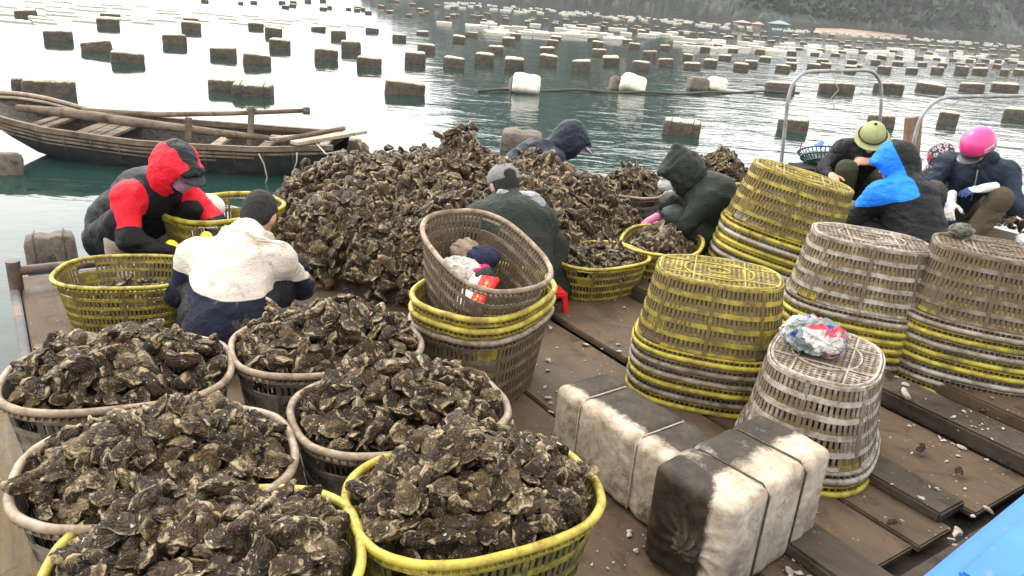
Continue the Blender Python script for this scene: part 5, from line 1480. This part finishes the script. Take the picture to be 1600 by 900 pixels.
# 3. green raincoat seen from behind, grey cap
RAIN = (0.019, 0.025, 0.018)
rain = cloth('dark_green_rainwear', [RAIN], 0.5, .4, (0.05, .05, .04), (.6, .78), .12)
p = Person((787, 292), 4.42, R(18), 'person seen from behind in a dark green raincoat and grey cap, beside the oyster mound', dict(hed=(0, .27, .74), nek=(.02, .19, .64), che=(.02, .10, .52), shL=(-.19, .13, .54), shR=(.20, .13, .54), elR=(.30, .16, .34), elL=(-.3, .18, .34)), (-.15, .85, -.5))
p.body()
p.jacket(rain, 1.1, None, extra=[('c', p.J['che'], p.J['pel']+[.03, 0, -.08], .19, .22), ('c', p.J['elR']-[.04, 0, 0], (.30, .10, .10), .10, .13)], wr=.008, ws=7, seed=4, k=.08)
p.garment('hood_folded', [('c', p.J['nek']+[-.07, -.05, .06], p.J['nek']+[.12, -.06, .04], .045, .055), ('e', p.J['nek']+[.06, -.10, .03], (.13, .07, .05))], simple('shiny_grey_hood_lining', (.10, .11, .11), (.35, .36, .36), 14, .25, .6, .02), .008, .03, .010, 20)
p.trousers(NAVYT); p.hair()
capm = simple('grey_mesh_cap', (0.13, .12, .125), (.25, .24, .24), 90, .9, .6, .003)
p.dome('cap', capm, (0, -.01, .045), (.092, .112, .092), .02, extra=lambda P, q, d: smax(d, -np.maximum(sd_ell(P, p.H(0, -.125, .045), (.042, .05, .030), p.ax), -1), .004))
p.dome('cap_brim', capm, (0, .12, .02), (.07, .075, .014), -.5)

# 4. navy rain hood behind the mound
navyr = cloth('navy_rainwear', [(0.010, 0.014, 0.032)], 0.55, .5, (.03, .035, .05), (.55, .7), spec=.3)
p = Person((892, 222), 6.3, R(-66), 'person in a navy hooded raincoat bending behind the oyster mound', dict(hed=(0, .42, .74), nek=(0, .30, .70), che=(0, .1, .60), pel=(0, -.15, .30), shL=(-.18, .2, .62), shR=(.18, .2, .62)), (.05, .82, -.57))
p.body(); p.jacket(navyr, .92, None, wr=.011, seed=6); p.hood(navyr, None, 1.12, fold=.007); p.trousers(NAVYT)
p.dome('cap_brim', simple('pink_cap_brim', (.6, .35, .42), (.7, .45, .5), 8, .7, .1), (0, .125, .035), (.07, .085, .014), -.5)

# 5. dark green hooded raincoat, profile facing left
p = Person((1066, 274), 5.35, R(84), 'squatting person in a dark green pointed rain hood with a clear visor, facing left', dict(hed=(0, .30, .73), nek=(0, .2, .66), che=(0, .08, .55), shL=(-.18, .14, .57), shR=(.18, .14, .57), elL=(-.24, .26, .38), elR=(.24, .3, .38), haL=(-.1, .48, .27), haR=(.1, .48, .27), pel=(0, -.14, .25)), (0.05, .86, -.5))
p.body(); p.jacket(rain, 1.08, None, extra=[('c', p.J['che'], p.J['pel']+[0, -.03, -.06], .18, .22), ('c', p.J['pel'], (0, .1, .12), .2, .2)], wr=.009, ws=8, seed=8, k=.07)
p.hood(rain, None, 1.14, .13, fold=.008); p.trousers(cloth('dark_raintrousers', [(.02, .026, .024)], .4))
p.gloves(GLP, [(p.J['haL'], (.2, .7, -.5), (.3, -.3, -1), -1, .5), (p.J['haR'], (-.2, .7, -.5), (-.3, -.3, -1), 1, .5)], .006)
vm, t_, b_ = new_mat('clear_visor'); b_.inputs['Base Color'].default_value = (.75, .75, .76, 1); b_.inputs['Roughness'].default_value = .15; b_.inputs['Alpha'].default_value = .55
def vis(P, p=p):
    d = sd_ell(P, p.H(0, .06, -.01), (.10, .125, .06), p.ax); q = (P-p.J['hed'])@np.array(p.ax).T
    return smax(smax(np.abs(d)-.003, .085-q[:, 1], .003), q[:, 0]*0+np.abs(q[:, 2]+.01)-.045, .003)
c = p.J['hed']; sdf_object('visor', vis, c-.22, c+.22, .006, vm, p.e)

# 6. olive pith helmet, black puffer jacket
p = Person((1362, 216), 6.7, R(160), 'person in an olive pith helmet and black padded jacket, bare hands raised', dict(hed=(0, .28, .86), nek=(0, .18, .78), che=(0, .08, .66), pel=(0, -.1, .36), shL=(-.20, .10, .70), shR=(.20, .10, .70), elR=(.32, .22, .50), haR=(.25, .46, .50), elL=(-.30, .24, .58), haL=(-.02, .36, .66), knL=(-.17, .36, .56), knR=(.14, .38, .56), hiL=(-.1, -.06, .33), hiR=(.1, -.06, .33), anL=(-.17, .30, .09), anR=(.13, .34, .09), toL=(-.18, .48, .035), toR=(.14, .52, .035)), (0.0, .84, -.52))
hR = hand_prims(p.J['haR'], (-.1, .75, .1), (-.2, .1, -.9), 1, .75); hL = hand_prims(p.J['haL'], (.9, .25, -.1), (.1, -.5, -.8), -1, .7)
p.body(.0075, (hR, hL))
blk = cloth('black_padded_nylon', [(0.006, 0.0065, 0.009)], 0.55, .5)
p.jacket(blk, 1.04, None, wr=.012, ws=17, seed=9)
p.garment('collar', [('c', p.J['nek']+[-.08, -.02, .02], p.J['nek']+[.08, -.02, .02], .06, .06)], blk, .009, .03, .009, 18)
p.trousers(cloth('olive_trousers', [(0.045, 0.048, 0.026)], .85, .4), r=.98); p.boots(cloth('dark_shoe', [(.02, .02, .024)], .6), .10); p.hair()
OL = simple('olive_helmet_cloth', (0.25, .27, .11), (.31, .33, .15), 20, .8, .15)
def pith(P, q, d):
    x, y, z = q.T; r = np.hypot(x/.135, (y+.0)/.165)
    surf = .035-.055*np.clip(r-.6, 0, 2)**1.0
    brim = np.maximum(np.abs(z-surf)-.005, (r-1.08)*.13)
    return smin(d, np.maximum(brim, (0.55-r)*.1), .015)
p.dome('pith_helmet', OL, (0, 0, .05), (.102, .122, .100), .03, extra=pith)
q = MB(); q.tube([p.H(.113*math.cos(a), .135*math.sin(a), .045) for a in np.linspace(0, 2*math.pi, 30)], .006, 6); q.tube([p.H(0, 0, .148), p.H(0, 0, .16)], .012, 8)
q.build('helmet_band', M['core'], p.e, True)

# 7. blue and black jacket seen from behind
p = Person((1398, 258), 5.75, R(12), 'person seen from behind in a bright blue and black hooded winter jacket', dict(hed=(-.02, .30, .68), nek=(0, .2, .60), che=(0, .08, .46), pel=(.02, -.12, .16), shL=(-.21, .13, .50), shR=(.21, .13, .50), elL=(-.30, .24, .30), elR=(.30, .2, .28), haL=(-.14, .46, .22), haR=(.14, .46, .22), knL=(-.30, .38, .30), knR=(.28, .36, .32)), (-.8, .5, -.5))
p.body(); BLUE = (0.01, 0.19, 0.80); BK = (0.009, 0.0095, 0.012)
p.jacket(cloth('blue_black_jacket', [BK, BLUE], 0.6, .45, (.1, .1, .1), (.69, .74)), 1.25, {'z1': lambda V, p=p: np.minimum(-V[:, 0]-.05-.6*np.clip(p.J['shL'][2]+.06-V[:, 2], 0, .2), V[:, 2]-.485*p.sz-.55*(V[:, 0]+.2))}, wr=.010, seed=11)
p.hood(cloth('blue_black_hood', [BK, BLUE], 0.55, .4), {'z1': hz(p, lambda x, y, z: y+.05-.15*z)}, 1.2)
p.trousers(NAVYT)

# 8. patterned cap, white shirt
p = Person((1472, 248), 7.0, R(118), 'person with a dark patterned cap and white shirt, head bowed between two workers', dict(hed=(0, .36, .70), nek=(0, .24, .64), che=(0, .08, .55), haL=(-.1, .5, .3), haR=(.1, .5, .3)), (.05, .7, -.75))
p.body(); p.jacket(cloth('white_shirt', [(.66, .64, .64)], .8, .4), .98, None, seed=13, wr=.009)
p.garment('vest', [('c', p.J['pel'], p.J['che']+[0, .04, -.1], .185, .18)], cloth('dark_striped_vest', [(.02, .028, .03)], .8), .011, .04, .006)
p.trousers(cloth('grey_brown_trousers', [(.07, .06, .05)], .8)); p.hair()
mc, t, b = new_mat('patterned_cap'); v = coords(t, 'Object'); vo = N(t, 'ShaderNodeTexVoronoi'); vo.feature = 'F1'; vo.inputs['Scale'].default_value = 26; t.links.new(v, vo.inputs['Vector'])
rg = mth(t, 'ABSOLUTE', mth(t, 'SUBTRACT', vo.outputs['Distance'], .38)); cc = mix(t, ramp(t, rg, .07, .12), (.5, .42, .46), (.045, .03, .038))
t.links.new(mix(t, ramp(t, attr(t, 'z1').outputs['Fac'], -.002, .002), cc, (.5, .03, .04)), b.inputs['Base Color']); b.inputs['Roughness'].default_value = .85
p.dome('cap', mc, (0, -.005, .045), (.104, .125, .105), .005, zones={'z1': hz(p, lambda x, y, z: .022-np.hypot(y-.09, x-.02))})
p.dome('cap_brim', mc, (0, .12, .01), (.072, .08, .016), -.5, zones={'z1': lambda V: np.full(len(V), -1.0)})

# 9. pink helmet, navy puffer, white gloves
p = Person((1527, 232), 6.15, R(148), 'person in a pink motorcycle helmet, navy padded jacket and white knitted gloves', dict(hed=(.03, .30, .80), nek=(0, .17, .72), che=(0, .06, .60), pel=(0, -.12, .28), shL=(-.22, .08, .63), shR=(.22, .08, .63), elR=(.30, .22, .43), haR=(.10, .42, .40), elL=(-.33, .22, .42), haL=(-.10, .43, .545), knL=(-.22, .40, .48), knR=(.24, .36, .44), hiL=(-.1, -.06, .24), hiR=(.1, -.06, .24), anL=(-.08, .46, .09), anR=(.26, .30, .09), toL=(-.04, .62, .035), toR=(.28, .48, .035)), (.28, .78, -.55))
p.body(.0075)
nvp = cloth('navy_padded_nylon', [(0.014, 0.025, 0.045)], 0.6, .4)
p.jacket(nvp, 1.1, None, wr=.010, ws=14, seed=15)
p.garment('collar', [('c', p.J['nek']+[-.08, .0, .01], p.J['nek']+[.08, .0, .01], .06, .06), ('c', p.J['nek']+[-.08, .0, .01], p.J['nek']+[0, .09, -.06], .035, .03)], nvp, .009, .03, .006, 18)
q = MB(); q.tube([p.J['nek']+[-.01, .115, -.04], p.J['che']+[-.02, .19, -.02], p.J['che']+[-.03, .20, -.2]], .005, 5); q.build('zip', simple('zip_grey', (.2, .2, .21), (.3, .3, .31), 50, .5, .1), p.e, True)
p.trousers(cloth('khaki_brown_trousers', [(.085, .066, .042)], .85, .4), r=1.02, low=.12); p.boots(cloth('dark_brown_shoe', [(.03, .025, .022)], .6), .09); p.hair()
p.gloves(GLW, [(p.J['haL'], (.75, .35, -.25), (.1, -.2, -1), -1, .28), (p.J['haR'], (-.1, .55, -.75), (-.5, -.6, -.4), 1, .45)], .0045)
PK = simple('pink_helmet_paint', (0.62, .035, .20), (.68, .05, .24), 5, .22, .02)
p.dome('helmet', PK, (0, -.01, .05), (.122, .145, .122), .01)
def trim(P, q, d): return np.maximum(np.abs(q[:, 2]-.012)-.012, d)
blkp = simple('black_helmet_trim', (.012, .012, .014), (.025, .025, .028), 9, .3, .05)
p.dome('helmet_trim', blkp, (0, -.01, .045), (.126, .149, .126), -.5, extra=lambda P, q, d: np.maximum(np.abs(q[:, 2]-.010)-.013, d))
p.dome('visor', blkp, (0, .135, .0), (.085, .075, .012), -.5)
# white sticker with lettering on the helmet side
def helmet_sticker():
    ms = simple('white_sticker', (.72, .68, .70), (.8, .77, .78), 20, .4, .05)
    ang = math.radians(205)     # toward wearer's left-front
    def S(a, z): 
        k = math.sqrt(max(0, 1-((z-.05)/.122)**2)); return p.H(-.1235*k*math.cos(a), -.01+.1465*k*math.sin(a), z)
    n = 12; V = []; F = []
    for i in range(n+1):
        a = .05+.62*i/n
        for z in (.040, .072): V.append(S(a, z)+(S(a, z)-p.H(0, -.01, .05))*.012)
    for i in range(n): F.append((i*2, i*2+2, i*2+3, i*2+1))
    link('sticker', mesh_from('sticker', V, F, True), ms, p.e)
    q = MB()
    def tx(u, w): return S(.05+.62*u, .042+.028*w)+(S(.05+.62*u, .05)-p.H(0, -.01, .05))*.03
    # lettering 'hda' strokes and a round mark
    for st in ([(.32, .1), (.32, .9)], [(.32, .5), (.42, .6), (.44, .1)], [(.62, .9), (.62, .1), (.52, .15), (.50, .5), (.62, .55)], [(.72, .15), (.86, .2), (.86, .6), (.74, .6), (.72, .35), (.84, .3)]):
        q.tube([tx(1-u, w) for u, w in st], .0022, 4)
    q.tube([tx(1-(.14+.07*math.cos(a)), .5+.3*math.sin(a)) for a in np.linspace(0, 6.28, 12)], .0022, 4)
    q.build('sticker_lettering', simple('grey_print', (.25, .05, .1), (.3, .08, .14), 9, .5, .02), p.e, True)
helmet_sticker()

# ------------------------------------------------------------------ bags, rubbish and small things
def bag_mat(name, cols, scale=9, alpha=1.0, rough=.3):
    m, t, b = new_mat(name); v = coords(t, 'Object')
    c = cols[0]
    for i, cc in enumerate(cols[1:]):
        n_ = noise(t, v, scale*(1+.35*i), 2, .5, 1.0) if False else None
        mp = N(t, 'ShaderNodeMapping'); mp.inputs['Location'].default_value = (3.1*i+1, 1.7*i, 2.3*i); t.links.new(v, mp.inputs['Vector'])
        f = noise(t, mp.outputs[0], scale, 3, .5, 1.2); c = mix(t, ramp(t, f, .56, .59), c, cc)
    t.links.new(c, b.inputs['Base Color']) if not isinstance(c, tuple) else setattr(b.inputs['Base Color'], 'default_value', c4(c))
    b.inputs['Roughness'].default_value = rough; b.inputs['Alpha'].default_value = alpha
    bump(t, b, noise(t, v, 28, 3, .5, 2.0), .8, .012); return m
def crumple(name, loc, r, mat, label, cat, seed=1, amp=.016, rot=0, parent=None, h=.005, group=None):
    def f(P):
        d = sd_ell(P, (0, 0, r[2]*.75), r)
        a = wnoise(P, 22, seed); b_ = wnoise(P, 48, seed+1)
        return smax(d*.8+amp*np.abs(a)-amp*.4+amp*.35*b_, -P[:, 2]-0.0, .004)
    r = np.array(r); V, F = mesh_sdf(f, (-r[0]-.04, -r[1]-.04, -.01), (r[0]+.04, r[1]+.04, r[2]*1.9+.04), h)
    o = link(name, mesh_from(name, V, F, True), mat, parent)
    o.location = loc; o.rotation_euler = (0, 0, rot)
    if label: tag(o, label, cat, group)
    return o
bt = at(1268, 545, .452)
bagm = bag_mat('printed_clear_plastic', [(.50, .47, .42), (.55, .06, .09), (.02, .06, .36), (.62, .60, .56), (.16, .2, .2)], 8, 1.0, .22)
crumple('plastic_bag', tuple(bt), (.125, .09, .075), bagm, 'crumpled red, white and blue plastic bag lying on the grey upside-down basket', 'plastic bag', 3, .02, R(-25))
mb_ = S0.matrix_world
def s0loc(x, y, z): v = mb_ @ Vector((x, y, z)); return tuple(v)
crumple('plastic_bag', s0loc(-.08, -.06, .15), (.115, .085, .05), bag_mat('dull_clear_plastic', [(.55, .5, .45), (.6, .38, .36), (.35, .33, .3)], 9, 1, .3), 'crumpled clear plastic bag inside the tilted basket', 'plastic bag', 5, .018, R(20))
crumple('cap', s0loc(-.10, .08, .19), (.075, .06, .055), cloth('navy_cap', [(.02, .024, .05)], .8), 'dark navy cloth cap behind the clear bag in the tilted basket', 'cap', 7, .006)
crumple('cloth_rag', s0loc(-.19, .03, .17), (.07, .05, .06), cloth('tan_rag', [(.28, .22, .16)], .9), 'tan cloth rag against the left side of the tilted basket', 'rag', 9, .014)
crumple('magenta_rag', s0loc(-.02, .0, .18), (.07, .03, .035), cloth('magenta_cloth', [(.5, .03, .14)], .8), 'magenta cloth showing beside the clear bag in the tilted basket', 'rag', 10, .01, R(30))
crumple('work_glove', s0loc(.04, .02, .16), (.06, .035, .05), cloth('dark_green_glove', [(.03, .04, .035)], .8), 'dark green work glove lying in the tilted basket', 'glove', 12, .012, R(40))
# red and white packet
pk = empty('snack_packet', s0loc(.12, -.09, .20), (R(35), R(-8), R(-38)), 'red and white snack packet with yellow lettering in the tilted basket', 'packet')
def packf(P): return sd_box(P, (0, 0, 0), (.075, .10, .014), .012)+.003*wnoise(P, 30, 2)
sdf_object('packet_body', packf, (-.1, -.13, -.03), (.1, .13, .03), .005, cloth('packet_film', [(.72, .69, .64), (.75, .02, .015)], .3, .3), pk, {'z1': lambda V: V[:, 0]-.0+.25*V[:, 1]})
q = MB(); rr = random.Random(2)
for k in range(7):
    y = -.06+.018*k; q.box((.038-.25*y*.0, y, .0175), (.014, .004, .002)); q.box((.038+.006*(k % 2)-.003, y+.006, .0175), (.004, .011, .002))
q.build('packet_lettering', simple('yellow_print', (.8, .5, .05), (.85, .55, .08), 9, .4, .02), pk)
# dirty glove on the far right stack
gb = at(1500, 368, .735); crumple('work_glove', tuple(gb), (.07, .05, .035), cloth('dirty_green_glove', [(.16, .16, .13)], .9, .5, (.04, .05, .04), (.5, .6)), 'dirty grey-green work glove lying on the far right stack', 'glove', 14, .014, R(20))
# white foam ball in the yellow basket at left
wb = B['b11']; fb = at(322, 326, .30)
sb = link('foam_ball', mesh_from('foam_ball', *mesh_sdf(lambda P: sd_ell(P, (0, 0, .07), (.12, .10, .085))+.002*wnoise(P, 20, 1), (-.15, -.13, -.03), (.15, .13, .18), .007), True), M['float_white'])
sb.location = (fb[0], fb[1], .24); tag(sb, 'smooth white foam lump lying in the yellow basket behind the black haired worker', 'foam lump')
q = MB(); q.tube([(0, 0, -.2), (0, 0, 0)], .09, 12); 
# red plastic stool
sp = at(868, 500, 0.0); st = empty('red_stool', (sp[0]-.10, sp[1]+.12, 0), (0, 0, R(20)), 'small red plastic stool showing behind the upright basket stack', 'stool')
rp = simple('red_plastic', (.55, .01, .012), (.65, .02, .02), 8, .35, .05)
q = MB(); q.box((0, 0, .13), (.27, .22, .03), None, 0, .01); o = q.build('seat', rp, st); smooth_angle(o)
for sx in (-1, 1):
    for sy in (-1, 1):
        q = MB(); q.beam((sx*.115, sy*.09, .125), (sx*.135, sy*.11, 0.0), .035, .03, (0, 1, 0), 0, .005); o = q.build('leg', rp, st); smooth_angle(o)
# green basin with blue-white sack behind the pith helmet worker
gp = atY(1288, 243, 7.45); gz = gp[2]
bs = empty('green_basin', (gp[0]+.03, gp[1], gz-.08), (R(-24), R(4), 0), 'round green wicker basin tilted up beside the pith helmet worker', 'basin')
q = MB(); n = 36
for rr_, z in ((.20, .0), (.235, .05), (.265, .10)): q.tube([(rr_*math.cos(a), rr_*math.sin(a), z) for a in np.linspace(0, 2*math.pi, n)], .009, 6)
for i in range(40):
    a = 2*math.pi*i/40; q.tube([(.19*math.cos(a), .19*math.sin(a), 0), (.265*math.cos(a), .265*math.sin(a), .10)], .005, 4)
q.tube([(0, 0, -.012), (0, 0, 0)], .19, 24); q.build('basket_weave', simple('green_plastic_weave', (.012, .06, .05), (.02, .10, .08), 20, .5, .2), bs, True)
crumple('plastic_sack', tuple(np.array([gp[0]+.05, gp[1]+.02, gz-.07])), (.22, .19, .12), bag_mat('blue_white_sack', [(.68, .70, .76), (.02, .14, .60)], 6, 1, .4), 'blue and white plastic sack filling the green basin', 'sack', 21, .012)
q = MB(); gb_ = atY(1275, 262, 7.2); q.box((0, 0, 0), (.5, .3, .22), None, 0, .02); o = q.build('dark_crate', M['core']); o.location = tuple(gb_+np.array([.05, .1, -.12])); tag(o, 'dark grubby crate under the green basin', 'crate')
q = MB(); bb = atY(1240, 262, 7.5); q.box((0, 0, 0), (.75, .16, .08), None, 0, .02); o = q.build('blue_plank', simple('faded_blue_paint', (.05, .12, .32), (.3, .34, .42), 9, .5, .2, lo=.45, hi=.6)); o.location = tuple(bb); o.rotation_euler = (0, R(-3), R(14)); tag(o, 'short blue and white painted plank behind the leaning stack', 'plank')
q = MB(); e0 = atY(1257, 262, 7.6); q.tube([(0, 0, -.15), (0, 0, .14)], .022, 10); q.tube([(0, 0, .135), (-.08, 0, .135), (-.08, 0, .26)], .006, 5); o = q.build('short_pipe', M['rust'], None, True); o.location = tuple(e0); tag(o, 'short rusty pipe stub standing at the raft edge left of the green basin', 'pipe')
# crates near the pink helmet worker
cp = at(1482, 352, .12); q = MB(); q.box((0, 0, 0), (.26, .34, .22), None, 0, .012); o = q.build('fish_box', simple('faded_pink_box', (.45, .30, .25), (.52, .38, .32), 7, .7, .2)); o.location = (cp[0]-.02, cp[1]+.1, .12); o.rotation_euler = (0, 0, R(24)); tag(o, 'faded pinkish box at the feet of the pink helmet worker', 'box')
q = MB(); q.beam((-.14, 0, 0), (.14, 0, 0), .03, .025, (0, 0, 1), 0, .005); o = q.build('lime_strip', simple('lime_plastic', (.35, .6, .12), (.42, .68, .18), 9, .4, .05)); o.location = (cp[0]+.02, cp[1]+.02, .27); o.rotation_euler = (0, 0, R(30)); tag(o, 'lime green plastic strip lying on the pinkish box', 'strip')
cp = at(1592, 372, .25); crumple('white_cloth', (cp[0]+.06, cp[1], .2), (.08, .06, .05), cloth('white_cotton', [(.7, .7, .7)], .9), 'white cloth beside the shucked oysters at the right edge', 'cloth', 31, .01)
